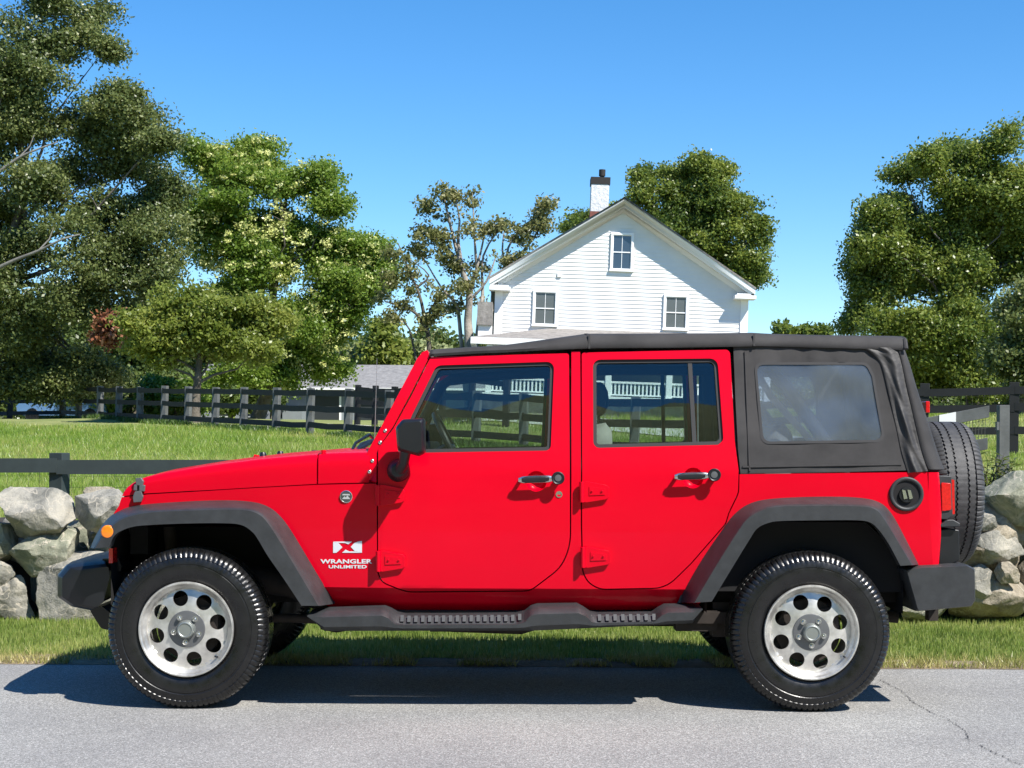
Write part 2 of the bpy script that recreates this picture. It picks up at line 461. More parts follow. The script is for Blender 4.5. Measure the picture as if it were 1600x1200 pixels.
# pasture
n = 330000
D = 11.5*(50/11.5)**rng.random(n); 
px = rng.uniform(-90, 1690, n); x = (px-800)/F*D; y = D+CAMY
z = np.array([ground_z(a, b) for a, b in zip(x, y)])
s = nz(x, y, .45)
h = (.05+.05*rng.random(n))*(1+.8*s)*(1+D/60); wd = .0045*(D/12)**.9*(1+rng.random(n))
o = mesh_np("pasture_grass", blades(x, y, z, h, wd, rng, .9), 3, field_leaf); tag(o, kind='stuff')

# ------------------------------------------------------------------ trees
bark = M_("bark", (.11, .095, .075), .9, var=.45, vscale=3, bump=.9, bscale=18, bdist=.03)
bark_pale = M_("pale_bark", (.27, .24, .20), .9, var=.4, vscale=3, bump=.9, bscale=18, bdist=.03)
def leaf_verts(blobs, n_cl, per, size, crad, rng, flat=.6, up=.35, shell=.5, gap=-.05, gs=.5, sub=14):
    B0 = np.array(blobs, float)
    if sub:      # each clump carries smaller flattened tufts, so the crown has lit tops and dark hollows
        Bs = []
        for b in B0:
            d = rng.normal(size=(sub, 3)); d[:,2] += .15; d /= np.linalg.norm(d, axis=1)[:,None]
            r = rng.uniform(.45, .95, sub)
            c = b[:3]+d*b[3:6]*r[:,None]
            q = rng.uniform(.22, .46, sub)
            Bs.append(np.concatenate([c, (b[3]*q)[:,None], (b[4]*q)[:,None], (b[5]*q*.5)[:,None]], 1))
            Bs.append(np.array([[b[0], b[1], b[2]-b[5]*.1, b[3]*.72, b[4]*.72, b[5]*.66]]))
        B = np.concatenate(Bs)
    else: B = B0
    wgt = (B[:,3]*B[:,5]+B[:,3]*B[:,4]+B[:,4]*B[:,5])**.85; wgt /= wgt.sum()
    n_cl = int(n_cl*1.3); bi = rng.choice(len(B), n_cl, p=wgt)
    d = rng.normal(size=(n_cl, 3)); d[:,2] += .25; d /= np.linalg.norm(d, axis=1)[:,None]
    r = 1-shell*rng.random(n_cl)**1.4+.05*rng.normal(size=n_cl)+(rng.random(n_cl) < .13)*rng.uniform(.1, .5, n_cl)
    C = B[bi,:3]+d*B[bi,3:6]*r[:,None]
    if sub:      # bend the clumps so that no outline stays round
        am = .38*B0[:,3].mean(); C = C+am*np.array([tuple(noise.noise_vector(Vector(c*(.9/max(.5, B0[:,3].mean()))))) for c in C])
    g = np.array([noise.noise(Vector(c*gs)) for c in C])
    ok = g > gap; C = C[ok]; d = d[ok]
    m = len(C)
    off = rng.normal(size=(m, per, 3))*crad*rng.uniform(.4, 1.2, (m,1,1)); off[:,:,2] *= flat
    nn_ = np.linalg.norm(off, axis=2, keepdims=True); off *= np.minimum(1, crad*1.9/np.maximum(nn_, 1e-6))
    Pn = (C[:,None]+off).reshape(-1, 3)
    N = rng.normal(size=(m*per, 3))*.75+np.repeat(d, per, 0)*.5; N[:,2] += up; N /= np.linalg.norm(N, axis=1)[:,None]
    T = np.cross(N, rng.normal(size=N.shape)); T /= np.linalg.norm(T, axis=1)[:,None]; U = np.cross(N, T)
    s = size*rng.uniform(.55, 1.3, len(N))[:,None]
    V = np.stack([Pn-T*s*.6, Pn+U*s*.36-T*s*.05, Pn+T*s*.6, Pn-U*s*.36-T*s*.05], 1)
    return V.reshape(-1, 3)
def limbs(base, blobs, r0, rnd, fork=.35, k=14):
    """trunk with limbs that run into the crown clumps"""
    bm = bmesh.new()
    cx = sum(b[0] for b in blobs)/len(blobs); cy = sum(b[1] for b in blobs)/len(blobs)
    top = max(b[2] for b in blobs)
    base = Vector(base); H = top-base.z
    spine = [base]
    for i in range(1, 9):
        t = i/8
        spine.append(Vector((base.x+(cx-base.x)*t*.8+rnd.gauss(0, .012*H), base.y+(cy-base.y)*t*.8+rnd.gauss(0,.012*H), base.z+H*.92*t)))
    tube(bm, [base+Vector((0,0,-.3))]+spine, [r0*1.5]+[r0*(1-.93*(i/8)**.8)+.02 for i in range(9)], 10)
    for b in rnd.sample(blobs, min(k, len(blobs))):
        e = Vector(b[:3]); zf = max(fork, min(.85, ((e.z-base.z)/H)-.28))
        i = zf*8; j = int(i); s = spine[j].lerp(spine[min(j+1, 8)], i-j)
        rr = r0*(1-.93*zf**.8)*.55
        mid = s.lerp(e, .5)+Vector((rnd.gauss(0,.04*H), rnd.gauss(0,.04*H), -.02*H))
        q = s.lerp(e, .25)+Vector((rnd.gauss(0,.02*H), 0, 0))
        tube(bm, [s, q, mid, e], [rr, rr*.75, rr*.5, rr*.15], 7)
        for _ in range(4):
            st = mid.lerp(e, rnd.random()); d = Vector((rnd.gauss(0,1), rnd.gauss(0,1), rnd.uniform(-.2,1))).normalized()
            ln = b[3]*rnd.uniform(.5, 1.0)
            tube(bm, [st, st+d*ln*.5+Vector((0,0,.05)), st+d*ln], [rr*.35, rr*.22, rr*.06], 5)
    return bm
def tree(name, label, D, blobs_px, base_px, r0, mat, n_cl, per, size, crad, seed, bmat=None, depth=.8, gap=-.05, up=.35, shell=.5,
         extra=None, cat='tree', group=None, k=14, flat=.6, lim=None, gs=.5, zb=None):
    rnd = random.Random(seed); rg = np.random.default_rng(seed)
    blobs = []
    mx = max(b[2] for b in blobs_px)
    for b in blobs_px:
        r = b[2]*D/F; dd = rnd.uniform(-1, 1)*depth*max(1.0, (mx-b[2])*D/F+mx*D/F*.4) if len(b) < 4 else b[3]
        p = PD(b[0], b[1], D+dd); blobs.append((p.x, p.y, p.z, r, max(r, .8), r*.9))
    bp = PD(base_px, 690, D); bz = ground_z(bp.x, bp.y)
    t = thing(name, (bp.x, bp.y, bz), label, cat, group)
    V = leaf_verts(blobs, n_cl, per, size, crad, rg, up=up, gap=gap, shell=shell, flat=flat, gs=gs)
    mesh_np("crown", V, 4, mat, t)
    if lim:
        bm = bmesh.new()
        for pts, ra, rb in lim:
            q = [PD(a, b_, D+rnd.uniform(-.2,.2)) for a, b_ in pts]
            if pts[0][1] > 520: q[0].z = bz-.2
            q = [Vector(c) for c in catmull([tuple(v) for v in q], 3)]
            tube(bm, q, [ra+(rb-ra)*i/(len(q)-1) for i in range(len(q))], 7)
    else: bm = limbs((bp.x, bp.y, bz), blobs, r0, rnd, k=k)
    obj("trunk", bm, bmat or bark, t, ang=80, recalc=False)
    if extra:
        for nm, bl, m, ncl, pr, sz, cr in extra:
            bb = []
            for b in bl:
                p = PD(b[0], b[1], D-b[3] if len(b) > 3 else D-1); bb.append((p.x, p.y, p.z, b[2]*D/F, b[2]*D/F, b[2]*D/F))
            mesh_np(nm, leaf_verts(bb, ncl, pr, sz, cr, rg, gap=-1, shell=.25, up=.6, sub=0), 4, m, t)
    return t
olive = leaf_mat("dark_olive_leaves", (0.072, 0.105, 0.03), (0.132, 0.168, 0.048), (0.25, 0.275, 0.092), 0.42, .35)
green = leaf_mat("fresh_green_leaves", (0.11, 0.19, 0.024), (0.19, 0.29, 0.04), (0.31, 0.39, 0.08), 0.55, .4)
lime = leaf_mat("yellow_green_leaves", (0.13, 0.18, 0.026), (0.225, 0.28, 0.05), (0.36, 0.39, 0.09), 0.55, .5)
maple = leaf_mat("maple_leaves", (0.068, 0.12, 0.028), (0.15, 0.205, 0.034), (0.31, 0.345, 0.066), 0.45, .35)
sparse = leaf_mat("tired_sparse_leaves", (0.11, 0.14, 0.045), (0.19, 0.2, 0.065), (0.32, 0.3, 0.12), 0.4, .8)
dark = leaf_mat("dark_wood_leaves", (0.06, 0.1, 0.025), (0.115, 0.165, 0.04), (0.2, 0.24, 0.07), 0.42, .4)  # darkest of the leaf greens
willow = leaf_mat("pale_willow_leaves", (0.15, 0.19, 0.07), (0.24, 0.28, 0.11), (0.38, 0.4, 0.18), 0.4, .6)
bloom = leaf_mat("cream_blossom", (0.42, 0.46, 0.13), (0.58, 0.6, 0.2), (0.74, 0.73, 0.34), 0.35, 2)
rust = leaf_mat("rust_red_leaves", (.16, .05, .025), (.24, .09, .045), (.32, .16, .09), .25, 1)

tree("oak_tree", "tallest dark olive tree filling the left edge of the photo", 60,
     [(40,50,60),(90,20,45),(150,30,40),(110,70,38),(165,75,22),(-20,110,90),(60,120,50),(30,190,60),(-30,230,60),(120,190,50),(170,160,40),(215,180,38),(240,225,35),
      (180,240,60),(120,290,70),(60,300,55),(-10,340,60),(230,290,50),(265,300,35),(200,350,70),(250,370,50),(120,380,70),(40,400,60),(-20,450,70),(180,440,65),(245,430,50),(100,470,60),
      (60,600,34),(110,598,30),(160,590,34),(205,585,30),(-20,600,40),(15,605,26),(140,575,40),(30,520,65),(160,520,50),(220,490,40),(90,560,45),(-30,560,60),(40,585,40),(-100,300,90),(-100,480,90),(-90,120,80)],
     -30, .38, olive, 7600, 42, .12, .36, 11, gap=-.2, depth=.7, k=26,
     extra=[("autumn_branch", [(180,512,17,2.5),(168,528,12,2.5)], rust, 60, 20, .2, .3)])
flb = [(300,240,32),(345,255,42),(400,245,36),(380,320,70),(440,310,45),(485,285,35),(515,310,30),(470,390,70),(400,410,70),(330,370,60),(540,395,38),(580,395,28),(515,460,55),(560,445,38),
       (480,510,55),(430,550,45),(515,550,33),(540,500,30),(370,480,45),(600,425,26),(590,465,22),(450,585,24),(500,583,20),(395,585,26),(345,590,24),(525,580,14),(575,440,24),(555,480,24)]
tree("blossom_tree", "bright green tree flecked with cream blossom beside the dark olive tree", 66, flb, 400, .3, green, 5400, 38, .13, .37, 12, gap=-.26, depth=.6,
     extra=[("blossom", [(b[0], b[1], b[2]*.95, b[2]*.012) for b in flb[1:]], bloom, 420, 26, .11, .15)])
tree("apple_tree", "low spreading yellow-green tree with a forked trunk behind the pasture fence", 54,
     [(320,470,42),(270,485,40),(375,485,42),(420,505,30),(225,520,34),(305,510,50),(400,545,30),(255,545,36),(350,535,40),(210,500,22)], 305, .2, lime, 1900, 28, .13, .28, 13, gap=-.1, depth=.5, k=12)
tree("dead_topped_maple_tree", "sparse maple with bare forked limbs just left of the white house", 56,
     [(688,300,14),(703,312,16),(715,335,12),(692,338,18),(665,322,13),(660,365,20),(682,372,20),(655,395,15),(698,400,18),(712,420,12),(735,300,8),(737,318,8),(740,345,9),
      (742,375,22),(765,360,12),(785,350,12),(760,395,16),(748,418,16),(735,440,16),(722,455,16),(745,470,10),(715,478,14),(700,455,10)], 735, .2, sparse, 330, 26, .125, .21, 14, gap=-.12, gs=1.2, depth=.4, bmat=bark_pale, up=.2,
     lim=[([(734,600),(733,540),(731,500),(733,460),(722,420),(708,370),(694,310)], .21, .03), ([(733,470),(742,430),(752,390),(760,350)], .08, .02),
          ([(735,540),(748,500),(754,460),(755,400),(784,352)], .10, .02), ([(731,530),(718,505),(712,475),(690,450),(660,400)], .09, .02),
          ([(727,440),(716,380),(718,345),(712,310)], .08, .02), ([(745,420),(742,380),(738,300)], .07, .015), ([(720,410),(700,390),(680,370)], .06, .02),
          ([(733,470),(760,440),(775,400)], .06, .02)])
tree("slender_maple_tree", "thin half bare tree with arching twigs left of the forked maple", 60,
     [(620,378,13),(612,400,11),(632,408,12),(608,438,17),(640,430,12),(650,412,8),(597,465,14),(630,480,14),(642,455,8),(672,448,15),(690,462,10),(683,485,14),(668,500,15),(618,500,9),(605,495,8),(655,520,14)], 668, .14, sparse, 230, 24, .125, .2, 15, gap=-.12, gs=1.2, depth=.4, bmat=bark,
     lim=[([(672,600),(670,540),(664,500),(655,460),(640,425),(622,380)], .11, .02), ([(668,520),(650,490),(625,478),(600,470)], .08, .02), ([(665,500),(682,470),(700,450)], .07, .02),
          ([(650,450),(670,430),(640,405)], .05, .015), ([(668,530),(640,515),(610,498)], .06, .015)])
tree("leaning_maple_tree", "small maple showing above the left eave of the white house", 60,
     [(853,322,10),(842,335,14),(848,352,14),(832,362,14),(820,380,14),(838,388,14),(812,362,8),(800,372,8),(812,402,12),(828,412,14),(795,412,8),(800,440,10),(778,460,8)], 780, .15, sparse, 210, 24, .125, .2, 16, gap=-.12, gs=1.2, depth=.4, bmat=bark_pale,
     lim=[([(768,600),(770,500),(778,450),(790,410),(800,375),(845,330)], .11, .02), ([(776,500),(768,480),(770,440)], .07, .02), ([(790,420),(785,390),(788,360)], .06, .02), ([(795,405),(820,390),(848,350)], .07, .02)])
tree("maple_tree", "round crowned maple rising behind the roof of the white house", 84,
     [(1000,280,20),(1030,265,26),(1065,262,26),(1100,255,26),(1125,275,26),(1060,310,45),(1110,315,48),(1150,325,36),(1180,355,20),(1150,370,45),(1100,380,50),(1060,370,45),(1190,395,20),(1165,420,32),(1130,430,40),(1190,425,14),
      (1005,310,25),(905,345,13),(925,340,14),(890,352,7),(1020,350,40),(960,340,25),(1080,440,40)], 1080, .5, maple, 3900, 34, .155, .37, 17, gap=-.25, depth=.5)
tree("large_maple_tree", "broad leafy maple standing right of the car at the edge of the photo", 60,
     [(1445,248,28),(1485,240,30),(1530,250,26),(1570,215,32),(1600,205,36),(1410,290,30),(1460,300,48),(1530,305,50),(1590,290,50),(1378,335,26),(1396,305,32),(1374,372,32),(1412,262,22),(1420,350,50),(1490,370,60),(1560,370,60),(1620,350,70),(1345,390,22),(1375,400,36),
      (1430,420,55),(1510,440,60),(1580,440,60),(1335,420,18),(1365,450,30),(1400,480,45),(1460,500,50),(1530,510,55),(1335,500,20),(1360,510,22),(1410,540,30),(1590,520,50),(1650,460,80),(1440,570,28),(1425,590,26),(1455,600,28),(1490,575,34),(1530,590,34),(1565,600,28),(1500,610,26),(1470,540,36),(1545,550,36),(1700,320,90),(1690,520,90)], 1520, .26, maple, 9000, 42, .122, .35, 18, gap=-.16, depth=.7, k=26)
tree("shade_tree", "dull grey-green tree in front of the broad maple at the right edge", 48,
     [(1585,470,30),(1600,520,36),(1570,560,30),(1610,580,40),(1640,500,60)], 1600, .2, olive, 1000, 26, .12, .3, 19, gap=-.15, depth=.4, k=8)
tree("round_top_tree", "small distant treetop just above the soft top near the right", 120,
     [(1224,514,8),(1232,522,9),(1258,520,11),(1275,518,10),(1288,522,8)], 1255, .3, maple, 160, 22, .34, .4, 20, gap=-.5, depth=.2, k=4)
limbm = M_("pale_grey_limb", (.17,.16,.14), .9, var=.35, vscale=3, bump=.6, bscale=20, bdist=.02)  # bare limbs, paler than the trunk bark
for pts_, r0_, r1_ in (([(-30,432,57.5),(20,408,57.2),(60,392,57),(97,374,56.8),(125,366,57.2)],.09,.02),([(-30,300,58.3),(0,268,58),(30,246,58),(62,232,58),(90,222,58.2)],.08,.02)):
    q_ = [PD(*p_) for p_ in pts_]; q_ = [Vector(c) for c in catmull([tuple(v) for v in q_], 4)]
    bm = bmesh.new(); tube(bm, q_, [r0_+(r1_-r0_)*i/(len(q_)-1) for i in range(len(q_))], 8)
    k_i = len(q_)//2; e_ = q_[k_i]+Vector((.5,.2,.9)); tube(bm, [q_[k_i], q_[k_i].lerp(e_, .5)+Vector((.12,0,0)), e_], [r0_*.45, r0_*.3, .015], 6)
    obj("bare_limb", bm, limbm, bpy.data.objects["oak_tree"], ang=80, recalc=False)
for i, px in enumerate((70, 128, 175, 215, 262, 310, 352)):
    tree("backdrop_tree", "one of the dark trees packed behind the tall olive and blossom trees", 92+i%3*4, [(px,505,26),(px+12,535,30),(px-12,560,30),(px+14,585,28),(px-10,608,24),(px,632,26)], px, .3, dark, 520, 26, .26, .5, 400+i, gap=-.5, depth=.3, k=5, group="dark backdrop trees")
rr = random.Random(4)
for i, px in enumerate(range(-600, 2500, 75)):
    top = 585+rr.uniform(-12, 10) if not (520 < px < 790) else 515+rr.uniform(-9, 14)
    if px > 1300: top = 570
    if px < 520: top = 500+rr.uniform(-30, 30)
    Dd = 118+rr.uniform(-10, 12)
    bl = [(px+rr.uniform(-30,30), top+20+rr.uniform(0, 60), rr.uniform(18, 34)) for _ in range(7)]+[(px+rr.uniform(-30,30), 600, 30), (px+rr.uniform(-30,30), 615, 30), (px, top+22, 22), (px+rr.uniform(-20,20), 630, 30), (px+40, 640, 26)]
    tree("woodland_tree", "one of the distant dark green trees closing the view behind the pasture", Dd, bl, px, .3, dark, 520, 26, .36, .62, 100+i, gap=-.4, depth=.3, k=6, group="distant woodland trees")
for i, (px, hh, rr_, Dd) in enumerate([(135,600,16,72),(165,610,14,70),(192,598,18,74),(248,604,16,72),(275,596,18,75),(300,606,14,73),(335,600,16,76),(362,596,18,78),(400,598,15,78),(116,612,12,70),(425,594,14,80)]):
    tree("understory_shrub", ["dark rounded","lighter spreading"][i%2]+" shrub under the trees beyond the pasture fence", Dd, [(px,hh,rr_),(px-rr_*.7,hh+rr_,rr_*.9),(px+rr_*.7,hh+rr_*1.1,rr_*.9),(px,hh+rr_*1.9,rr_)], px, .08, [dark,green][i%2], 170, 24, .2, .28, 150+i, gap=-1, depth=.1, k=3, cat='shrub', group=["dark understory shrubs","light understory shrubs"][i%2])
tree("young_maple_tree", "small bushy yellowing tree behind the grey garage roof", 98, [(600,520,22),(590,545,24),(612,548,20),(580,570,18),(620,570,16)], 598, .2, lime, 260, 22, .3, .45, 31, gap=-.4, depth=.3, k=4)
for i, (px, hh) in enumerate([(560,545),(575,540),(635,538),(655,545),(672,540),(545,550),(695,548)]):
    tree("willow_shrub", "one of the pale feathery willow shrubs over the garage ridge", 100+i%3, [(px,hh+10,9),(px-6,hh+22,12),(px+6,hh+26,12),(px,hh+40,14)], px, .1, willow, 110, 24, .34, .35, 50+i, gap=-1, depth=.1, k=3, cat='shrub', group="pale willow shrubs", flat=1.3)

# ------------------------------------------------------------------ fences
blackwood = M_("black_painted_board", (.006, .007, .008), .7, var=.35, vscale=4, bump=.3, bscale=60)
greywood = M_("weathered_green_black_board", (.026, .036, .036), .6, var=.2, vscale=4, bump=.3, bscale=60)
greypost = M_("grey_post", (.10, .105, .105), .7, var=.25, vscale=5, bump=.4, bscale=60)  # posts and gate boards, lighter than the black rails
wirem = M_("fence_wire", (.10, .10, .09), .5, metal=.5)
def fence(name, label, pts, post, rails, pm, rm, post_h, pw=.12, lean=0, rail_w=.14, mesh=False, off=-.08, sag=0, seed=1):
    rnd = random.Random(seed)
    t = thing(name, (pts[0].x, pts[0].y, pts[0].z), label, "fence")
    tilt = math.radians(1.2)
    for i, p in enumerate(pts):
        bm = bmesh.new()
        Mx = Matrix.Translation(p) @ Matrix.Rotation(tilt+rnd.gauss(0, .012), 4, 'Y') @ Matrix.Rotation(rnd.gauss(0,.06)-.3, 4, 'Z')
        box(bm, -pw/2, pw/2, -pw/2, pw/2, -.35, post_h+rnd.gauss(0,.012), Mx)
        obj("post", bm, pm, t, bev=.006)
    for i in range(len(pts)-1):
        for h in rails:
            bm = bmesh.new()
            a, b = pts[i]+Vector((0, off, h)), pts[i+1]+Vector((0, off, h))
            e = rnd.gauss(0, .012); d = (b-a).normalized()*.0
            mid = a.lerp(b, .5)+Vector((0, 0, -sag*rnd.uniform(0,1)))
            a1 = a+Vector((0,0,rnd.gauss(0,.008))); b1 = b+Vector((0,0,rnd.gauss(0,.008)))
            # stagger alternate bays by 3 mm so that boards never share a plane
            st = Vector((0, (-.003 if i % 2 else 0), 0))
            bar(bm, a1+st, mid+st, .025, rail_w); bar(bm, mid+st, b1+st, .025, rail_w)
            obj("rail", bm, rm, t)
    if mesh:
        for i in range(len(pts)-1):
            bm = bmesh.new(); a, b = pts[i], pts[i+1]; ln = (b-a).length
            k = int(ln/.1)
            for j in range(1, k):
                q = a.lerp(b, j/k); tube(bm, [q+Vector((0,.05,.12)), q+Vector((0,.05,post_h-.1))], .0017, 4)
            for j in range(10):
                hh = .12+j*(post_h-.25)/9; tube(bm, [a+Vector((0,.05,hh)), b+Vector((0,.05,hh))], .0017, 4)
            obj("wire_mesh", bm, wirem, t, recalc=False)
    return t
def gpt(px, D):
    p = PD(px, 690, D); return Vector((p.x, p.y, ground_z(p.x, p.y)))
# long pasture fence running from far left towards the right
pxs = [97,123,156,185,218,256,293,336,380,431,484,543,606,672,743,818,900,990,1085]
def fence_pt(px):
    D = 1/(1/62+(1/42.5-1/62)*(px-97)/(543-97)); p = PD(px, 655+29*(px-97)/446 if px < 543 else 684+.085*(px-543), D)
    return p if px <= 606 else p.lerp(gpt(px, D), min(1, (px-606)/150))
pts = [fence_pt(px) for px in pxs]
fence("pasture_fence", "long black three-rail fence with grey posts crossing the pasture", pts, None, (1.22,.78,.30), greypost, blackwood, 1.36, pw=.19, sag=.03, off=-.12, rail_w=.165)
pts = [gpt(px, D) for px, D in ((97,62.3),(15,64),(-60,66),(-140,68))]
fence("corner_fence", "dark fence at far left with a blue car behind it", pts, None, (1.22,.78,.30), blackwood, blackwood, 1.36, pw=.17, seed=3, rail_w=.16)  # posts in the same black as the rails
pts = [gpt(px, D) for px, D in ((558,52),(585,50.5),(614,49),(650,47.8),(690,46.5),(735,45.5),(790,44))]
fence("yard_fence", "second black fence behind the pasture fence near the windshield", pts, None, (1.22,.80,.36), blackwood, blackwood, 1.38, pw=.17, seed=4, rail_w=.16)
pts = [gpt(px, D) for px, D in ((1150,29),(1295,29),(1441,28.5),(1583,28),(1720,27.5))]
fence("paddock_fence", "black wire-backed fence behind the spare tire at right", pts, None, (1.17,.86,.45), blackwood, blackwood, 1.33, pw=.17, mesh=True, seed=5)
rp = [Vector((PD(px, 690, 14.6).x, 14.6+CAMY, -.05)) for px in (-720,-310,93,495,900,1300)]
fence("roadside_fence", "near green-black fence with wire mesh above the boulder wall at left", rp, None, (1.07,), greywood, greywood, 1.21, pw=.14, mesh=True, seed=6, rail_w=.135, off=-.085)
# white-striped gate at right
g0 = gpt(1567, 18.6)
t = thing("gate", g0, "grey-green gate with a white reflector patch sloping behind the spare tire", "gate")
bm = bmesh.new(); box(bm, -.062, .062, -.062, .062, -.3, .95+.5, Matrix.Translation(g0+Vector((0,0,.0)))); obj("gate_post", bm, greypost, t, bev=.006)
ga, gb = PD(1545.5, 643, 18.6), PD(1436, 664, 18.75); gc, gd = PD(1543, 693, 18.6), PD(1436, 713, 18.75)
def gate_at(px):
    lo, hi = 0., 1.
    for _ in range(30):
        m_ = (lo+hi)/2; q = ga.lerp(gb, m_)
        if CX+q.x/(q.y-CAMY)*F > px: lo = m_
        else: hi = m_
    return ga.lerp(gb, lo)
bm = bmesh.new(); bar(bm, ga, gb, .04, .142); obj("top_board", bm, greypost, t, bev=.004)
bm = bmesh.new(); bar(bm, gc, gd, .04, .142); obj("bottom_board", bm, greypost, t, bev=.004)
bm = bmesh.new(); q0, q1 = gate_at(1493), gate_at(1467); o_ = Vector((0,-.004,0)); bar(bm, q0+o_, q1+o_, .046, .146); obj("white_patch", bm, M_("white_reflector", (.8,.8,.8), .5), t)
bm = bmesh.new()
for j in range(1, 22):
    a = ga.lerp(gb, j/22); c = gc.lerp(gd, j/22); tube(bm, [a, c], .003, 4)
for j in range(1, 4):
    tube(bm, [ga.lerp(gc, j/4), gb.lerp(gd, j/4)], .003, 4)
obj("wire_mesh", bm, wirem, t, recalc=False)
bm = bmesh.new(); box(bm, -.03,.0,-.03,.03,0,.1, Matrix.Translation(g0+Vector((-.065,-.04,1.15)))); box(bm, -.03,.0,-.03,.03,0,.1, Matrix.Translation(g0+Vector((-.065,-.04,.72)))); obj("hinge", bm, greypost, t)

# weeds along the pasture fence
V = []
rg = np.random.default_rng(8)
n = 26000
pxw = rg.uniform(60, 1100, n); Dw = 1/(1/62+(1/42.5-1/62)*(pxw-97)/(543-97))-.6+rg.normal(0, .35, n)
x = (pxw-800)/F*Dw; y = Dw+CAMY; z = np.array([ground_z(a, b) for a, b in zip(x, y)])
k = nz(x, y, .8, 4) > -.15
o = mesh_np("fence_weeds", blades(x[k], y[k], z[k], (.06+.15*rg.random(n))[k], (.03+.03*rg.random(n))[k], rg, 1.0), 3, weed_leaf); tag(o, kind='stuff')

# ------------------------------------------------------------------ boulder wall
def stone_mat(name, a, b, c, sc_=4):
    m = bpy.data.materials.new(name); m.use_nodes = True
    n, l = m.node_tree.nodes, m.node_tree.links; p = n["Principled BSDF"]; p.inputs["Roughness"].default_value = .9
    tc = n.new("ShaderNodeTexCoord")
    t = n.new("ShaderNodeTexNoise"); t.inputs["Scale"].default_value = sc_; t.inputs["Detail"].default_value = 12; t.inputs["Roughness"].default_value = .7; t.inputs["Distortion"].default_value = .9
    l.new(tc.outputs["Object"], t.inputs["Vector"])
    r = n.new("ShaderNodeValToRGB"); e = r.color_ramp.elements; e[0].position = .34; e[0].color = (*a, 1); e[1].position = .68; e[1].color = (*c, 1); x_ = e.new(.5); x_.color = (*b, 1)
    l.new(t.outputs["Fac"], r.inputs[0])
    wv = n.new("ShaderNodeTexNoise"); wv.inputs["Scale"].default_value = 2.2; wv.inputs["Detail"].default_value = 3; wv.inputs["Distortion"].default_value = 2.5
    l.new(tc.outputs["Object"], wv.inputs["Vector"])
    r2 = n.new("ShaderNodeValToRGB"); e = r2.color_ramp.elements; e[0].position = .485; e[0].color = (0,0,0,1); e[1].position = .515; e[1].color = (0,0,0,1); q = e.new(.5); q.color = (1,1,1,1)
    l.new(wv.outputs["Fac"], r2.inputs[0])
    mx = n.new("ShaderNodeMix"); mx.data_type = 'RGBA'; l.new(r2.outputs[0], mx.inputs[0]); l.new(r.outputs[0], mx.inputs[6]); mx.inputs[7].default_value = (.40, .36, .29, 1)
    l.new(mx.outputs[2], p.inputs["Base Color"])
    t2 = n.new("ShaderNodeTexNoise"); t2.inputs["Scale"].default_value = 14; t2.inputs["Detail"].default_value = 10; t2.inputs["Roughness"].default_value = .7; l.new(tc.outputs["Object"], t2.inputs["Vector"])
    bu = n.new("ShaderNodeBump"); bu.inputs["Strength"].default_value = .8; bu.inputs["Distance"].default_value = .03
    l.new(t2.outputs["Fac"], bu.inputs["Height"]); l.new(bu.outputs[0], p.inputs["Normal"])
    return m
st_grey = stone_mat("grey_granite", (.10, .10, .085), (.245, .235, .20), (.40, .37, .30))
st_tan = stone_mat("tan_granite", (.13, .105, .075), (.27, .235, .175), (.42, .36, .27))
st_green = stone_mat("mossy_grey_stone", (.09, .10, .07), (.22, .225, .165), (.38, .36, .27), 5)
wall = thing("boulder_wall", (0, 3.8, 0), "rough wall of large stacked boulders behind the grass verge", "wall")
def boulder(x0, x1, y0, y1, mat, seed, y=3.55, dep=None, rot=0, planes=15, off=0):
    rnd = random.Random(seed)
    a, b = P(x0, y1, y), P(x1, y0, y)
    c = (a+b)/2; rx, rz = (b.x-a.x)/2*1.04, (b.z-a.z)/2*1.05; ry = dep or min(.42, max(rx, rz)*.8)
    bm = bmesh.new(); bmesh.ops.create_icosphere(bm, subdivisions=5, radius=1)
    pl = []
    for i in range(planes):
        d = Vector((rnd.gauss(0,1), rnd.gauss(0,1)-.5, rnd.gauss(0,1))).normalized(); pl.append((d, rnd.uniform(.66, .86)))
    for i in range(5):
        d = Vector((rnd.gauss(0,1), -abs(rnd.gauss(1,.5)), rnd.gauss(0,.7))).normalized(); pl.append((d, rnd.uniform(.62, .78)))
    pl += [(Vector((0,0,-1)), .84), (Vector((rnd.gauss(0,.15),0,1)).normalized(), .86)]
    s = Vector((seed*3.1, seed*1.7, 0))
    ext = 0
    for v in bm.verts:
        p = v.co.normalized()*1.16
        for d, k in pl:
            q = p.dot(d)-k
            if q > 0: p -= d*q*.985
        f = noise.noise(p*1.3+s)*.10+noise.noise(p*4+s)*.035-abs(noise.noise(p*3+s))*.05-abs(noise.noise(p*9+s))*.022+noise.noise(p*18+s)*.010
        v.co = p*(1+f)
    mx = max(abs(v.co.x) for v in bm.verts); mz = max(abs(v.co.z) for v in bm.verts); my = max(abs(v.co.y) for v in bm.verts)
    R = Matrix.Rotation(rot, 3, 'Y')
    for v in bm.verts:
        q = Vector((v.co.x/mx*rx, v.co.y/my*ry, v.co.z/mz*rz)); v.co = c+R @ q
        v.co.y += ry*.6+off
    return obj("boulder", bm, mat, wall, ang=24, doubles=0)
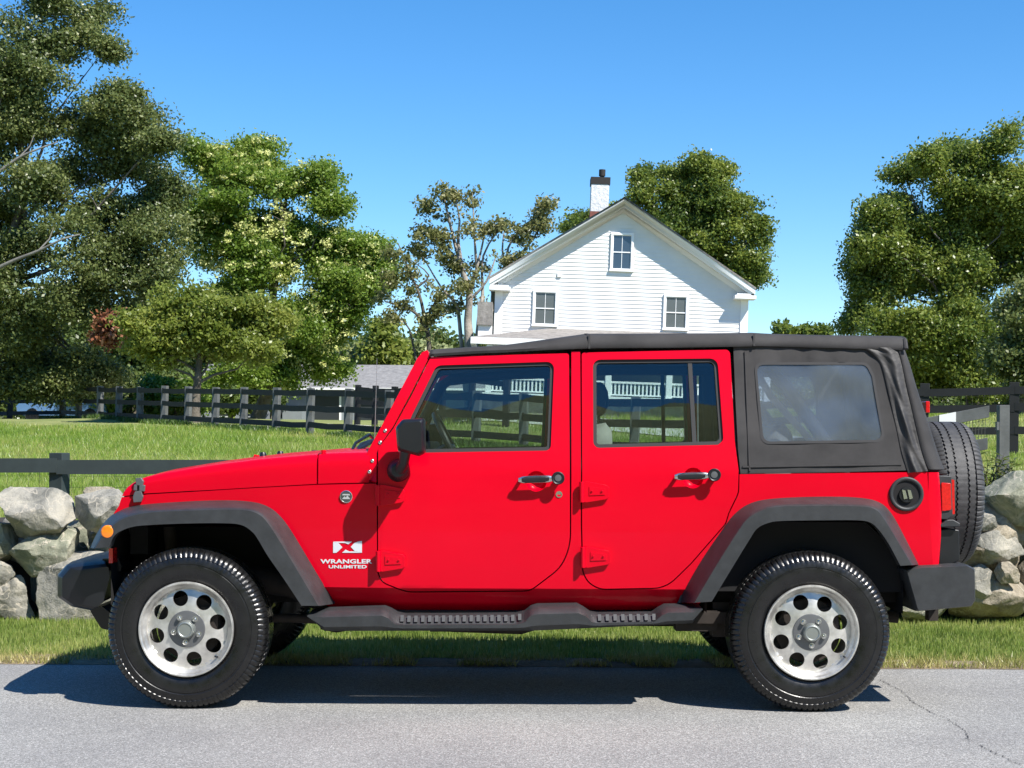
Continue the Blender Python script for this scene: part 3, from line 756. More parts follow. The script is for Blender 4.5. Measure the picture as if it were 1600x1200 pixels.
B_ = [(-12,116,764,846,st_grey,1,0),(103,205,767,838,st_grey,2,.03),(98,160,763,800,st_tan,3,.4),(6,118,826,908,st_green,4,-.02),(42,215,864,978,st_grey,5,-.1),
      (-50,46,902,976,st_grey,6,0),(-40,14,818,884,st_green,7,.05),(-30,20,876,920,st_grey,8,0),(112,180,826,872,st_green,9,.25),(-130,-8,770,850,st_tan,10,0),(-140,-35,845,975,st_grey,11,0),
      (1542,1662,738,824,st_green,21,0),(1526,1568,800,832,st_grey,22,.02),(1500,1612,826,884,st_grey,23,.0),(1556,1594,878,913,st_tan,24,-.04),(1490,1573,884,946,st_grey,25,0),(1588,1665,868,948,st_tan,26,.1),
      (1560,1600,905,948,st_green,27,.3),(1590,1660,818,872,st_grey,28,.2),(1655,1780,745,850,st_grey,29,0),(1650,1770,845,950,st_green,30,0)]
for x0,x1,y0,y1,m,s,of in B_: boulder(x0,x1,y0,y1,m,s,off=of)
for i_, (x0,x1,y0,y1) in enumerate([(-60,60,800,900),(40,130,820,930),(100,230,800,920),(0,80,880,975),(90,160,800,860),(170,260,860,975),(1500,1600,860,940),(1560,1680,800,900),(1540,1620,870,960),(1480,1540,830,930),(1600,1700,880,960),(1510,1560,780,850)]):
    boulder(x0,x1,y0,y1,[st_grey,st_green][i_%2],300+i_,off=.45)
rr = random.Random(9)
for px_a, px_b in ((195, 1500), (-620, -140), (1760, 2250)):
  px = px_a
  while px < px_b:
    wd = rr.uniform(85, 150); hh = rr.uniform(75, 110)
    boulder(px, px+wd, 975-hh, 976, rr.choice([st_grey, st_tan, st_green]), int(px)+1)
    boulder(px-20, px+wd-10, 775, 985-hh, rr.choice([st_grey, st_tan, st_green]), int(px)+2, off=.05)
    px += wd-6

bankm = M_("gap_shade_brown", (.035, .028, .02), .95, var=.4, vscale=5, bump=.8, bscale=30, bdist=.03)  # dark colour stands for shade in the gaps between boulders
bm = bmesh.new(); xs = [-9+.15*i for i in range(124)]
loft(bm, [[Vector((x, y+.08*noise.noise(Vector((x, y, 2))), z+.05*noise.noise(Vector((x*1.5, z, 5))))) for x in xs] for y, z in ((4.0,-.05),(4.12,.35),(4.3,.60),(4.6,.66),(5.2,.3),(6.2,0.0))])
struct("gap_shade_bank", bm, bankm, ang=80)  # bank added behind the boulders so their gaps look dark
# leafy plants behind the wall at right
def plant(px, py, D, h, seed, nst, mat, label, group):
    rnd = random.Random(seed); rg = np.random.default_rng(seed)
    base = PD(px, py, D); base.z -= .2
    t = thing("leafy_plant", base, label, "plant", group)
    bm = bmesh.new(); L_ = []
    for i in range(nst):
        a = rnd.uniform(0, 6.28); tip = base+Vector((math.cos(a)*h*.4, math.sin(a)*h*.25, h*rnd.uniform(.7, 1.1)))
        tube(bm, [base, base.lerp(tip, .5)+Vector((0,0,.03)), tip], [.006,.004,.002], 5)
        for k in range(14):
            f = .25+.75*k/14; c = base.lerp(tip, f); an = rnd.uniform(0, 6.28)
            d = Vector((math.cos(an), math.sin(an), .5)).normalized(); s_ = Vector((-d.y, d.x, 0)).normalized()*.016; ln = rnd.uniform(.07, .12)
            L_ += [c, c+d*ln*.5+s_, c+d*ln+Vector((0,0,-.02)), c+d*ln*.5-s_]
    obj("stem", bm, bark, t, recalc=False)
    mesh_np("foliage", np.array([tuple(v) for v in L_]), 4, mat, t)
plant_leaf = leaf_mat("plant_leaves", (.06,.10,.02), (.13,.17,.04), (.28,.30,.10), .35, 6)
for i, (px, h) in enumerate([(1538,.42),(1552,.5),(1580,.32)]):
    plant(px, 752, 13.2, h, 60+i, 9, plant_leaf, ["leafy weed touching the spare tire above the wall","tallest leafy weed in front of the gate post","short leafy weed right of the gate post"][i], "leafy weeds above the boulder wall")

# ------------------------------------------------------------------ white house
clap = M_("white_clapboard_paint", (.72, .72, .70), .6, var=.05, vscale=1.3, detail=8)
trim = M_("white_trim_paint", (.82, .82, .81), .5)
shingle = M_("grey_shingles", (.24, .22, .20), .9, var=.3, vscale=6, detail=6, bump=.6, bscale=20, bdist=.02)
brickw = M_("painted_chimney_brick", (.64, .64, .63), .7, var=.08, vscale=10, bump=1, bscale=9, bdist=.03)
brick = M_("bare_chimney_brick", (.20, .07, .05), .9, var=.3, vscale=10)
capb = M_("chimney_cap_black", (.02, .018, .017), .8)
paneg = M_("dark_window_pane", (.035, .05, .07), .05, spec=1.0)
paneg2 = M_("grey_window_pane", (.10, .115, .12), .08, spec=.8)  # paler grey pane of the two lower windows
HD = 48.0; k_ = HD/F
hb = PD(974, 480, HD); hb.x -= .11
house = thing("farmhouse", (hb.x, hb.y, 2.0), "white clapboard farmhouse with a gable, chimney and porch behind the car", "house")
house.rotation_euler = (0, math.radians(1.75), 0)
dz = hb.z-2.0
def HX(u): return u*k_
def HZ(v): return dz-v*k_
def hobj(name, bm, mat, parent=None, **kw):
    o = obj(name, bm, mat, parent or house, **kw); return local(parent or house, o)
EV = -29; AP = -160; WL, WR = -200, 194
sl = (EV-AP)/205.0
UC = -5.5
def rake_v(u): return AP+abs(u-UC)*sl
# clapboards: each board a wedge, clipped under the rakes
bm = bmesh.new()
v = 100.0; bh = 6.2
while v > AP+12:
    vt = v-bh
    if vt > EV-2: l0, r0, l1, r1 = WL, WR, WL, WR
    else:
        e0 = (v-AP)/sl; e1 = max(0, (vt-AP)/sl)
        l0, r0, l1, r1 = max(WL, UC-e0), min(WR, UC+e0), max(WL, UC-e1), min(WR, UC+e1)
    a = [Vector((HX(l0), -.018, HZ(v))), Vector((HX(r0), -.018, HZ(v))), Vector((HX(r1), 0, HZ(vt))), Vector((HX(l1), 0, HZ(vt)))]
    vs = [bm.verts.new(p) for p in a]; bm.faces.new(vs)
    lo = [bm.verts.new(Vector((HX(l0), 0, HZ(v)))), bm.verts.new(Vector((HX(r0), 0, HZ(v))))]
    bm.faces.new((lo[0], lo[1], vs[1], vs[0]))
    v -= bh
hobj("clapboard_wall", bm, clap, doubles=0, recalc=False)
bm = bmesh.new()   # body of the house behind the boards
prof = [(WL,100),(WL,EV),(UC,AP+6),(WR,EV),(WR,100)]
A = [bm.verts.new((HX(a), .02, HZ(b))) for a, b in prof]; Bv = [bm.verts.new((HX(a), 12, HZ(b))) for a, b in prof]
bm.faces.new(A); bm.faces.new(Bv[::-1])
for i in range(5):
    if i not in (1, 2): bm.faces.new((A[i], A[(i+1)%5], Bv[(i+1)%5], Bv[i]))
hobj("side_wall", bm, clap)
def slab(bm, u0, v0, u1, v1, th, y0, y1):
    q = [(u0,v0),(u1,v1),(u1,v1+th),(u0,v0+th)]
    A = [bm.verts.new((HX(a), y0, HZ(b))) for a, b in q]; B = [bm.verts.new((HX(a), y1, HZ(b))) for a, b in q]
    bm.faces.new(A); bm.faces.new(B[::-1])
    for i in range(4): bm.faces.new((A[i], A[(i+1)%4], B[(i+1)%4], B[i]))
bm = bmesh.new()
slab(bm, -211, rake_v(-211)-9, UC, AP-9, 3, -.46, 12.3); slab(bm, UC, AP-9, 203, rake_v(203)-9, 3, -.46, 12.3)
hobj("roof", bm, shingle)
bm = bmesh.new()   # rake boards: fascia, bed mould, soffit, frieze
for s, e in ((-1, 210), (1, 202)):
    slab(bm, s*e, rake_v(s*(e))-6, UC, AP-6, 8, -.44, -.38)
    slab(bm, s*(e-1), rake_v(s*(e-1))+2, UC, AP+2, 4.5, -.40, -.335)
    slab(bm, s*(e-2), rake_v(s*(e-2))-5.5, UC, AP-5.5, 6, -.375, .0)
    slab(bm, s*197, rake_v(s*(197))+4, UC, AP+4, 9, -.05, -.02)
hobj("rake_trim", bm, trim)
bm = bmesh.new()
for u0_, u1_ in ((-210,-177),(171,204)):
    bm = bmesh.new(); box(bm, HX(u0_), HX(u1_), -.43, .1, HZ(EV+11), HZ(EV+5.5)); box(bm, HX(u0_+3), HX(u1_-3), -.40, .1, HZ(EV+5.5), HZ(EV+3))
    hobj("cornice_return", bm, trim, bev=.006)
for u0_, u1_ in ((-201,-189),(183,195)):
    bm = bmesh.new(); box(bm, HX(u0_), HX(u1_), -.045, .03, HZ(100), HZ(EV+11)); hobj("corner_board", bm, trim, bev=.006)
def unrot(px, py, th=math.radians(2.0)):
    u, v_ = px-974, py-480; return u*math.cos(th)+v_*math.sin(th), -u*math.sin(th)+v_*math.cos(th)
for (x0,y0,x1,y1,gm) in ((957.5,367.5,986,421,paneg),(836,457,867.5,507,paneg2),(1040,464,1071.5,513,paneg2)):
    cu, cv = unrot((x0+x1)/2, (y0+y1)/2); hw, hh = (x1-x0)/2, (y1-y0)/2
    bm = bmesh.new(); t_ = 3.7
    box(bm, HX(cu-hw-t_), HX(cu-hw), -.07, .0, HZ(cv+hh), HZ(cv-hh)); box(bm, HX(cu+hw), HX(cu+hw+t_), -.07, .0, HZ(cv+hh), HZ(cv-hh))
    box(bm, HX(cu-hw-t_), HX(cu+hw+t_), -.075, .0, HZ(cv-hh), HZ(cv-hh-4)); box(bm, HX(cu-hw-t_-1), HX(cu+hw+t_+1), -.10, .0, HZ(cv+hh+3.5), HZ(cv+hh))
    wf = hobj("window", bm, trim, bev=.004)
    bm = bmesh.new(); box(bm, HX(cu-hw+.05), HX(cu+hw-.05), -.022, -.019, HZ(cv+hh-.05), HZ(cv-hh+.05)); pn = obj("pane", bm, gm, wf); pn.matrix_parent_inverse = Matrix.Identity(4)
    bm = bmesh.new(); box(bm, HX(cu-.4), HX(cu+.4), -.035, -.023, HZ(cv+hh-1.2), HZ(cv-hh+1.2)); box(bm, HX(cu-hw+.05), HX(cu+hw-.05), -.045, -.024, HZ(cv+.8), HZ(cv-.8))
    for a_, b_, c_, d_ in ((-hw+.02,-hw+.8,hh,-hh),(hw-.8,hw-.02,hh,-hh),(-hw+.8,hw-.8,hh-.02,hh-1.2),(-hw+.8,hw-.8,-hh+1.0,-hh+.02)):
        box(bm, HX(cu+a_), HX(cu+b_), -.04, -.0235, HZ(cv+c_), HZ(cv+d_))
    sh = obj("sash", bm, trim, wf); sh.matrix_parent_inverse = Matrix.Identity(4)
bm = bmesh.new(); u_, v__ = unrot(874, 430); box(bm, HX(u_-3), HX(u_+3), -.06, 0, HZ(v__+3), HZ(v__-3)); hobj("wall_vent", bm, trim)
# chimney
bm = bmesh.new(); CYY = 2.4; q = (HD+CYY)/HD
def CXX(px): return (unrot(px, 300)[0]+ (1-1/q)*0)*k_*q
def CZZ(py): return hb.z-2.0-((py-480))*k_*q + (q-1)*(690-480)*k_
cz = lambda py: (CAMZ+(690-py)*(HD+CYY)/F)-2.0-.10
cxw = lambda px: (px-800)*(HD+CYY)/F-hb.x-.237
bm = bmesh.new(); box(bm, cxw(922), cxw(950), CYY, CYY+.6, cz(326), cz(283)); ch = hobj("chimney", bm, brickw, bev=.01)
bm = bmesh.new(); box(bm, cxw(921.5), cxw(950.5), CYY-.01, CYY+.61, cz(400), cz(326)); o = obj("chimney_base", bm, brick, ch); o.matrix_parent_inverse = Matrix.Identity(4)
bm = bmesh.new(); box(bm, cxw(921), cxw(951.5), CYY-.02, CYY+.62, cz(283), cz(272)); o = obj("chimney_cap", bm, capb, ch); o.matrix_parent_inverse = Matrix.Identity(4)
bm = bmesh.new(); tube(bm, [(cxw(939), CYY+.3, cz(272)), (cxw(939), CYY+.3, cz(264))], .075, 12); tube(bm, [(cxw(939), CYY+.3, cz(268)), (cxw(939), CYY+.3, cz(258))], .11, 12); o = obj("flue", bm, capb, ch); o.matrix_parent_inverse = Matrix.Identity(4)
# porch with hipped roof, posts and balustrade
bm = bmesh.new()
e0, e1 = HX(-232), HX(212); zf = HZ(62); zt = HZ(37); yo = -2.3
r_ = [Vector((e0, yo, zf)), Vector((e1, yo, zf)), Vector((e1, 0, zf)), Vector((e0, 0, zf)), Vector((HX(-115), -.02, zt)), Vector((HX(180), -.02, zt))]
vs = [bm.verts.new(p) for p in r_]
bm.faces.new((vs[0], vs[1], vs[5], vs[4])); bm.faces.new((vs[0], vs[4], vs[3])); bm.faces.new((vs[1], vs[2], vs[5])); bm.faces.new((vs[0], vs[3], vs[2], vs[1]))
pr = hobj("porch_roof", bm, shingle)
bm = bmesh.new(); box(bm, e0-.02, e1, yo-.03, yo+.12, zf-.2, zf-.004); box(bm, e0-.03, e0+.12, yo+.13, -.05, zf-.2, zf-.006); o = obj("fascia", bm, trim, pr); o.matrix_parent_inverse = Matrix.Identity(4)
pf = 2.62-2.0   # porch floor in house coordinates
yrail = yo+.15
qy = (HD+yrail)/HD
def porch_x(px): return (px-800)*(HD+yrail)/F-hb.x
ztop = (CAMZ+(690-597)*(HD+yrail)/F)-2.0
bm = bmesh.new(); box(bm, e0, e1, yo, -.02, pf-.12, pf); hobj("porch_floor", bm, trim)
bm = bmesh.new(); box(bm, e0+.1, e1, yo+.25, -.03, -.6, pf-.13); hobj("porch_skirt", bm, stone_mat("porch_foundation", (.2,.18,.15), (.3,.28,.24), (.4,.38,.33)))
for px in (761, 855, 948, 1043, 1138, 1196):
    bm = bmesh.new(); x_ = porch_x(px); box(bm, x_-.09, x_+.09, yrail-.09, yrail+.09, pf+.002, zf-.21); hobj("porch_post", bm, trim, bev=.008)
xx = porch_x(768)
while xx < porch_x(1196):
    bm = bmesh.new(); box(bm, xx-.026, xx+.026, yrail-.02, yrail+.02, pf+.08, ztop-.03); xx += .118; hobj("baluster", bm, trim)
bm = bmesh.new(); box(bm, porch_x(761), porch_x(1196), yrail-.05, yrail+.05, ztop-.03, ztop+.03); box(bm, porch_x(761), porch_x(1196), yrail-.04, yrail+.04, pf+.04, pf+.08); hobj("handrail", bm, trim)
# low side wing seen left of the corner
bm = bmesh.new()
box(bm, HX(-226), HX(-203), -1.3, -.3, HZ(40), HZ(5)); hobj("side_wing_roof", bm, shingle)
bm = bmesh.new(); box(bm, HX(-224), HX(-203), -1.2, -.35, HZ(60), HZ(40.2)); hobj("side_wing_wall", bm, clap)
# red rafter end poking out left of the wing
# ------------------------------------------------------------------ garage far left of centre
gsid = M_("grey_blue_siding", (.19, .21, .225), .8, var=.08, vscale=2)
groof = M_("grey_garage_shingles", (.19, .185, .18), .95, var=.3, vscale=4, detail=8, bump=.6, bscale=12, bdist=.03)
gdark = M_("garage_door_black", (.03, .035, .04), .4)
GD = 82.0; gx = lambda px: (px-800)*GD/F; gz = lambda py: CAMZ+(690-py)*GD/F; gy = GD+CAMY
gar = thing("garage", (gx(500), gy, 2.1), "long low grey garage with a shingled roof behind the pasture", "garage")
bm = bmesh.new(); box(bm, gx(300), gx(760), gy, gy+9, 1.6, gz(607)); obj("garage_wall", bm, gsid, gar)
bm = bmesh.new()
q = [(gx(296), gy-.5, gz(608)), (gx(764), gy-.5, gz(608)), (gx(764), gy+5, gz(564)), (gx(296), gy+5, gz(564)), (gx(764), gy+10, gz(608)), (gx(296), gy+10, gz(608))]
vs = [bm.verts.new(p) for p in q]; bm.faces.new(vs[:4]); bm.faces.new((vs[3], vs[2], vs[4], vs[5])); bm.faces.new((vs[0], vs[3], vs[5])); bm.faces.new((vs[1], vs[4], vs[2])); bm.faces.new((vs[0], vs[5], vs[4], vs[1]))
obj("garage_roof", bm, groof, gar)
bm = bmesh.new(); box(bm, gx(296), gx(764), gy-.55, gy-.45, gz(611), gz(608)+.01); obj("gutter", bm, trim, gar)
for x0, x1, y0, y1 in ((488,530,618,662),(560,602,618,662)):
    bm = bmesh.new(); box(bm, gx(x0), gx(x1), gy-.05, gy-.003, gz(y1+3), gz(y0))
    o = obj("garage_door", bm, gdark, gar)
    bm = bmesh.new(); box(bm, gx(x0-3), gx(x0), gy-.09, gy-.004, gz(y1+3), gz(y0-3)); box(bm, gx(x1), gx(x1+3), gy-.09, gy-.004, gz(y1+3), gz(y0-3)); box(bm, gx(x0), gx(x1), gy-.09, gy-.006, gz(y0), gz(y0-3)); obj("door_frame", bm, trim, o)
for x0, x1, y0, y1 in ((436,460,638,655),(338,365,634,652),(380,400,634,652)):
    bm = bmesh.new(); box(bm, gx(x0-3), gx(x1+3), gy-.06, gy-.004, gz(y1+2), gz(y0-2)); o = obj("window", bm, trim, gar)
    bm = bmesh.new(); box(bm, gx(x0), gx(x1), gy-.08, gy-.063, gz(y1), gz(y0)); obj("pane", bm, gdark, o)
bm = bmesh.new(); box(bm, gx(448), gx(478), gy-1.6, gy-.004, 1.6, gz(641)); box(bm, gx(446), gx(480), gy-1.65, gy-.005, gz(641), gz(639)); obj("entry_box", bm, gsid, gar)
# stone shed with a low gable, blue car far left
sh = thing("stone_shed", (gx(228), gy-8, 2.1), "small pale stone shed seen between the fence posts at left", "shed")
k2 = (GD-8)/F; sx = lambda px: (px-800)*k2; sz = lambda py: CAMZ+(690-py)*k2; sy = gy-8
bm = bmesh.new()
pr_ = [(203,662),(203,632),(225,620),(240,632),(240,662)]
A = [bm.verts.new((sx(a), sy, sz(b))) for a, b in pr_]; Bq = [bm.verts.new((sx(a), sy+2.5, sz(b))) for a, b in pr_]
bm.faces.new(A); bm.faces.new(Bq[::-1])
for i in range(5): bm.faces.new((A[i], A[(i+1)%5], Bq[(i+1)%5], Bq[i]))
obj("shed_wall", bm, st_tan, sh)
bm = bmesh.new()
for a, b in (((201,633),(225,618.5)),((225,618.5),(242,633))):
    p, q = Vector((sx(a[0]), sy-.1, sz(a[1]))), Vector((sx(b[0]), sy-.1, sz(b[1]))); up_ = Vector((0,0,.08)); bk = Vector((0,2.7,0))
    V8 = [bm.verts.new(t0) for t0 in (p, q, q+up_, p+up_, p+bk, q+bk, q+up_+bk, p+up_+bk)]
    for f in [(0,1,2,3),(7,6,5,4),(0,4,5,1),(1,5,6,2),(2,6,7,3),(3,7,4,0)]: bm.faces.new([V8[i] for i in f])
obj("shed_roof", bm, groof, sh)
cp = P(95, 690, 62)
car = thing("parked_car", (cp.x, 62, ground_z(cp.x, 62)), "small blue car parked behind the dark corner fence at left", "car")
bl = M_("blue_car_paint", (.10, .20, .36), .25, coat=.8)
def car_loft(bm, prof, y0, y1, inset):
    gzv = ground_z(cp.x, 62)
    rings = []
    for yy, ins in ((y0+.0, inset), (y0+.08, 0), (y1-.08, 0), (y1, inset)):
        cxm = sum(p[0] for p in prof)/len(prof); czm = sum(p[1] for p in prof)/len(prof)
        rings.append([Vector((cp.x+cxm+(p[0]-cxm)*(1-ins), yy, gzv+czm+(p[1]-czm)*(1-ins))) for p in prof])
    loft(bm, rings, True, True)
bm = bmesh.new(); car_loft(bm, [(-2,.35),(-2.05,.7),(-1.9,.85),(-1.0,.95),(1.3,.98),(2.0,.9),(2.05,.4),(1.7,.3),(-1.7,.3)], 62, 63.7, .03); obj("body", bm, bl, car)
bm = bmesh.new(); car_loft(bm, [(-1.1,.95),(-.5,1.42),(.7,1.45),(1.35,.98)], 62.12, 63.58, .05); obj("cabin_glass", bm, gdark, car)
bm = bmesh.new(); car_loft(bm, [(-.5,1.43),(-.3,1.48),(.6,1.5),(.75,1.45)], 62.15, 63.55, .02); obj("roof", bm, bl, car)
for xx in (-1.3, 1.3):
    for yy in (61.98, 63.5):
        bm = bmesh.new(); lathe(bm, [(0,.0),(0,.2),(0,.3),(.04,.32),(.2,.32),(.22,.28),(.22,0)], 20, (cp.x+xx, yy, ground_z(cp.x, 62)+.32)); obj("wheel", bm, rubber, car)

# ================================================================== the red soft-top off-roader
suv = thing("parked_suv", (-.06, YC, 0), "red four-door soft-top off-road SUV parked on the road edge", "suv")
def part(name, bm, mat, parent=None, **k): return obj(name, bm, mat, parent or suv, **k)

# --- body shell (both sides, doorways left open) and tail
fender = [(190,777),(206,775.5),(231,772.5),(300,768.5),(400,762.5),(495,757.5),(588,755.5)]
fd = fil([(673,558,3),(889,552,4),(890.5,851,90),(876,886,60),(828,922.5,30),(635,924,60),(597,909,40),(591,893,20),(591,701,4),(615,669,10),(643,618)], 5)
rd = fil([(909,551,4),(1140.5,546,8),(1148,690),(1154,735),(1153,770,30),(1138,801),(1133,818,20),(1079,880,30),(1040,918,50),(937,920,40),(919,909,30),(911.5,893,20),(909.5,820)], 5)
def offs(lp, s_):
    out = []; n = len(lp); ar = sum(lp[i-1][0]*lp[i][1]-lp[i][0]*lp[i-1][1] for i in range(n)); sg = 1 if ar > 0 else -1
    for i in range(n):
        a, b = Vector(lp[i-1]), Vector(lp[(i+1) % n]); t = (b-a).normalized()
        out.append((lp[i][0]+t.y*s_*sg, lp[i][1]-t.x*s_*sg))
    return out
def bottom_run(lp, ya, yb_):
    """the part of a door outline that runs down the left edge, along the bottom and up the right edge"""
    r = lp[::-1]; left = [i for i, p in enumerate(r) if p[1] > ya and p[0] < (min(q[0] for q in lp)+max(q[0] for q in lp))/2]
    k = min(left, key=lambda i: r[i][1]); r = r[k:]+r[:k]; out = []
    for p in r:
        if out and p[1] < yb_ and p[0] > (min(q[0] for q in lp)+max(q[0] for q in lp))/2: break
        out.append(p)
    return out
front_door_gap = [(588.6,760)]+bottom_run(offs(fd, 2.0), 762, 600)+[(892.8,549)]
rear_door_gap = [(906.6,549)]+bottom_run(offs(rd, 2.0), 560, 745)+[(1155.5,741)]
tub = [(1449,737.5),(1452,790),(1456,850),(1458,885),(1436,885),(1424,884),(1397,820),(1374,800),(1342,792),(1210,794),(1176,806),(1160,830),(1094,942),(1062,950)]
sill = [(1000,953),(525,953),(510,946),(428,818),(398,800),(300,799),(205,812),(183,826),(172,823),(178,802),(186,790)]
outl = fender+front_door_gap+rear_door_gap+tub+sill
bm = bmesh.new()
for far in (False, True): panel_bm(outl, (), .028, far=far, bm=bm)
part("body", bm, red, bev=.004)
# tail: rear corners and tailgate as one loft
bm = bmesh.new(); rings = []
for py, xe in ((738,1463),(760,1465),(800,1467),(840,1466),(885,1463)):
    a = S(1449.5, py); xr = P(xe, py, .2).x; y0 = yb(a.x, a.z)
    half = [Vector((a.x+.004, y0, a.z)), Vector((xr-.022, y0+.003, a.z)), Vector((xr-.009, y0+.010, a.z)), Vector((xr-.002, y0+.025, a.z)), Vector((xr, y0+.06, a.z)), Vector((xr, YC, a.z))]
    rings.append(half+[mir(p) for p in half[::-1][1:]])
loft(bm, rings)
part("tailgate", bm, red, ang=50)

# --- hood and cowl
def hood_sec(px, top, seam, crown=.018):
    a = S(px, seam); s = yb(a.x, a.z)
    t = P(px, top, s+.10); zt = t.z; X = a.x; zs = a.z; h = zt-zs
    half = [Vector((X, s, zs)), Vector((X, s+.001, zs+h*.5)), Vector((X, s+.004, zs+h*.74)), Vector((X, s+.010, zs+h*.86)), Vector((X, s+.022, zs+h*.945)), Vector((X, s+.045, zs+h*.985)),
            Vector((X, s+.10, zt+.001)), Vector((X, s+.3, zt+crown*.6)), Vector((X, YC, zt+crown))]
    return half+[mir(p) for p in half[::-1][1:]]
hl = [(191,772,775.5),(193,766,775),(198,759,774.5),(206,753,773.5),(216,747.5,772.5),(227,743.5,771),(255,737,769.5),(289,731.5,767.5),(320,726.5,766),(351,722.5,764.3),(396,717,761.5),(425,714,760),(454,711.8,758.3),(495,708.5,756)]
bm = bmesh.new(); R = [hood_sec(*h) for h in hl]; loft(bm, R)
hood = part("hood", bm, red, ang=50)
m_ = hood.modifiers.new("solid", 'SOLIDIFY'); m_.thickness = .012; m_.offset = -1; m_.use_rim = False
bm = bmesh.new(); R = [hood_sec(*h) for h in ((497,708.3,756),(515,706.8,755.3),(535,706.2,754.8),(557,705.6,754.4),(577,705.4,754))]; loft(bm, R); loft(bm, [[R_[0] for R_ in [R[-1]]]+[S(588,754)], [S(577,708,-.02), S(588,712,-.02)]])
cowl = part("cowl", bm, red, ang=50); m_ = cowl.modifiers.new("solid", 'SOLIDIFY'); m_.thickness = .012; m_.offset = -1; m_.use_rim = False
# grille and headlights on the nose
bm = bmesh.new()
zlo, zhi = S(190, 860).z, S(192, 775).z
xg = S(190, 790).x+.06; zhi -= .015
n_ = 28
outline_y = (.33, 1.5)
slots = []
prev = outline_y[0]
def gbox(y0, y1, z0, z1): box(bm, xg-.03, xg+.03, y0, y1, z0, z1)
ctrs = [.62+.0985*i for i in range(7)]
gbox(.30, .585, zlo, zhi)
for i, c in enumerate(ctrs):
    gbox(c+.028, c+.0705 if i < 6 else c+.062, zlo+.06, zhi-.05)
gbox(.585, 1.273, zlo, zlo+.06); gbox(.585, 1.273, zhi-.05, zhi); gbox(1.273, 1.53, zlo, zhi)
part("grille", bm, red, bev=.006)
bm = bmesh.new(); box(bm, xg-.026, xg+.06, .285, .545, zlo-.02, zhi-.06); part("grille_surround", bm, inner); bm = bmesh.new(); box(bm, xg-.026, xg+.06, 1.285, 1.545, zlo-.02, zhi-.06); part("grille_surround", bm, inner)
bm = bmesh.new(); box(bm, xg+.031, xg+.05, .5, 1.33, zlo+.02, zhi-.02); part("grille_backing", bm, inner)
for c in (.455, 1.375):
    bm = bmesh.new(); lathe(bm, [(-.035,.0),(-.034,.05),(-.03,.085),(-.02,.092),(0,.092)], 32, (xg-.03, c, (zlo+zhi)/2+.02), axis='x'); part("headlight", bm, capm)

# --- windshield frame
pil = [(652,560),(660,550),(668,547),(671.5,556),(663,573),(640,618),(614,667),(606,678),(592,699),(588.5,708),(588.5,754),(563,744),(565,728),(575,704),(597,664)]
bm = bmesh.new()
for far in (False, True): panel_bm(pil, (), .055, far=far, bm=bm)
a, b = S(655,553), S(668,549); c = S(671,560)
hdr = [Vector((S(652,562).x, 0, S(652,562).z)), Vector((S(659,551).x, 0, S(659,551).z)), Vector((S(668,547.5).x, 0, S(668,547.5).z)), Vector((S(675,562).x, 0, S(675,562).z))]
y0 = yb(a.x, a.z)+.05
loft(bm, [[Vector((p.x, y0, p.z)) for p in hdr], [Vector((p.x, 2*YC-y0, p.z)) for p in hdr]], True, True)
ws = part("windshield_frame", bm, red, bev=.007)
g0, g1 = S(655,566), S(570,735)
bm = bmesh.new(); loft(bm, [[Vector((g0.x+.01, yb(0,g0.z)+.05, g0.z)), Vector((g0.x+.01, 2*YC-yb(0,g0.z)-.05, g0.z))], [Vector((g1.x+.01, yb(0,g1.z)+.05, g1.z)), Vector((g1.x+.01, 2*YC-yb(0,g1.z)-.05, g1.z))]])
part("windshield", bm, wsglass)
for far in (0, 1):
    for px, py in ((602,673),(594,691.5),(582,720),(577.5,737)):
        c = S(px, py)
        if far: c = mir(c)
        s = -1 if not far else 1
        bm = bmesh.new(); lathe(bm, [(.0,.0085),(s*.004,.0085),(s*.006,.005),(s*.0045,.0035),(s*.0045,0)], 12, c)
        part("bolt", bm, chrome, ws)
# --- door maker
def circ(cx, cy, r, n=28): return [(cx+r*math.cos(2*math.pi*k/n), cy+r*math.sin(2*math.pi*k/n)) for k in range(n)]
def door(name, outline, hole, cup, far, divider=None):
    d = part(name, panel_bm(outline, [hole, circ(*cup)], .045, off=.002, far=far), red, bev=.005)
    bm = bmesh.new(); s = 1 if far else -1; c_ = S(cup[0], cup[1], 0)
    if far: c_ = mir(c_)
    lathe(bm, [(s*.001,.0505),(-s*.004,.050),(-s*.020,.044),(-s*.032,.028),(-s*.036,0)], 32, c_); part("handle_recess", bm, red, d, ang=70)
    # seal ring
    def shrink(lp, s):
        cx = sum(p[0] for p in lp)/len(lp); cy = sum(p[1] for p in lp)/len(lp)
        out = []
        n = len(lp)
        for i in range(n):
            a, b = Vector(lp[i-1]), Vector(lp[(i+1) % n]); t = (b-a).normalized(); nr = Vector((-t.y, t.x))
            c = Vector(lp[i])
            if nr.dot(Vector((cx, cy))-c) < 0: nr = -nr
            out.append(tuple(c+nr*s))
        return out
    i1 = shrink(hole, 5.5)
    part("window_seal", panel_bm(hole, [i1], .03, off=-.008, far=far), seal, d)
    part("window_glass", panel_bm(shrink(hole, 3.5), (), .004, off=-.022, far=far), glass, d)
    if divider:
        part("window_bar", panel_bm(divider, (), .02, off=-.012, far=far), seal, d)
    return d
fh = fil([(682,571,14),(866,565,11),(860.5,704,9),(618,708,6),(644,648)], 6)
rh = fil([(926.5,562,12),(1121,560,13),(1130.5,688,14),(1122,695,3),(927,700,10)], 6)
divr = [(1075,563),(1081.5,563),(1089,694),(1082.5,694)]
doors = []
for far in (False, True):
    doors.append(door("front_door", fd, fh, (838,752,16), far)); doors.append(door("rear_door", rd, rh, (1083,747,16), far, divr))
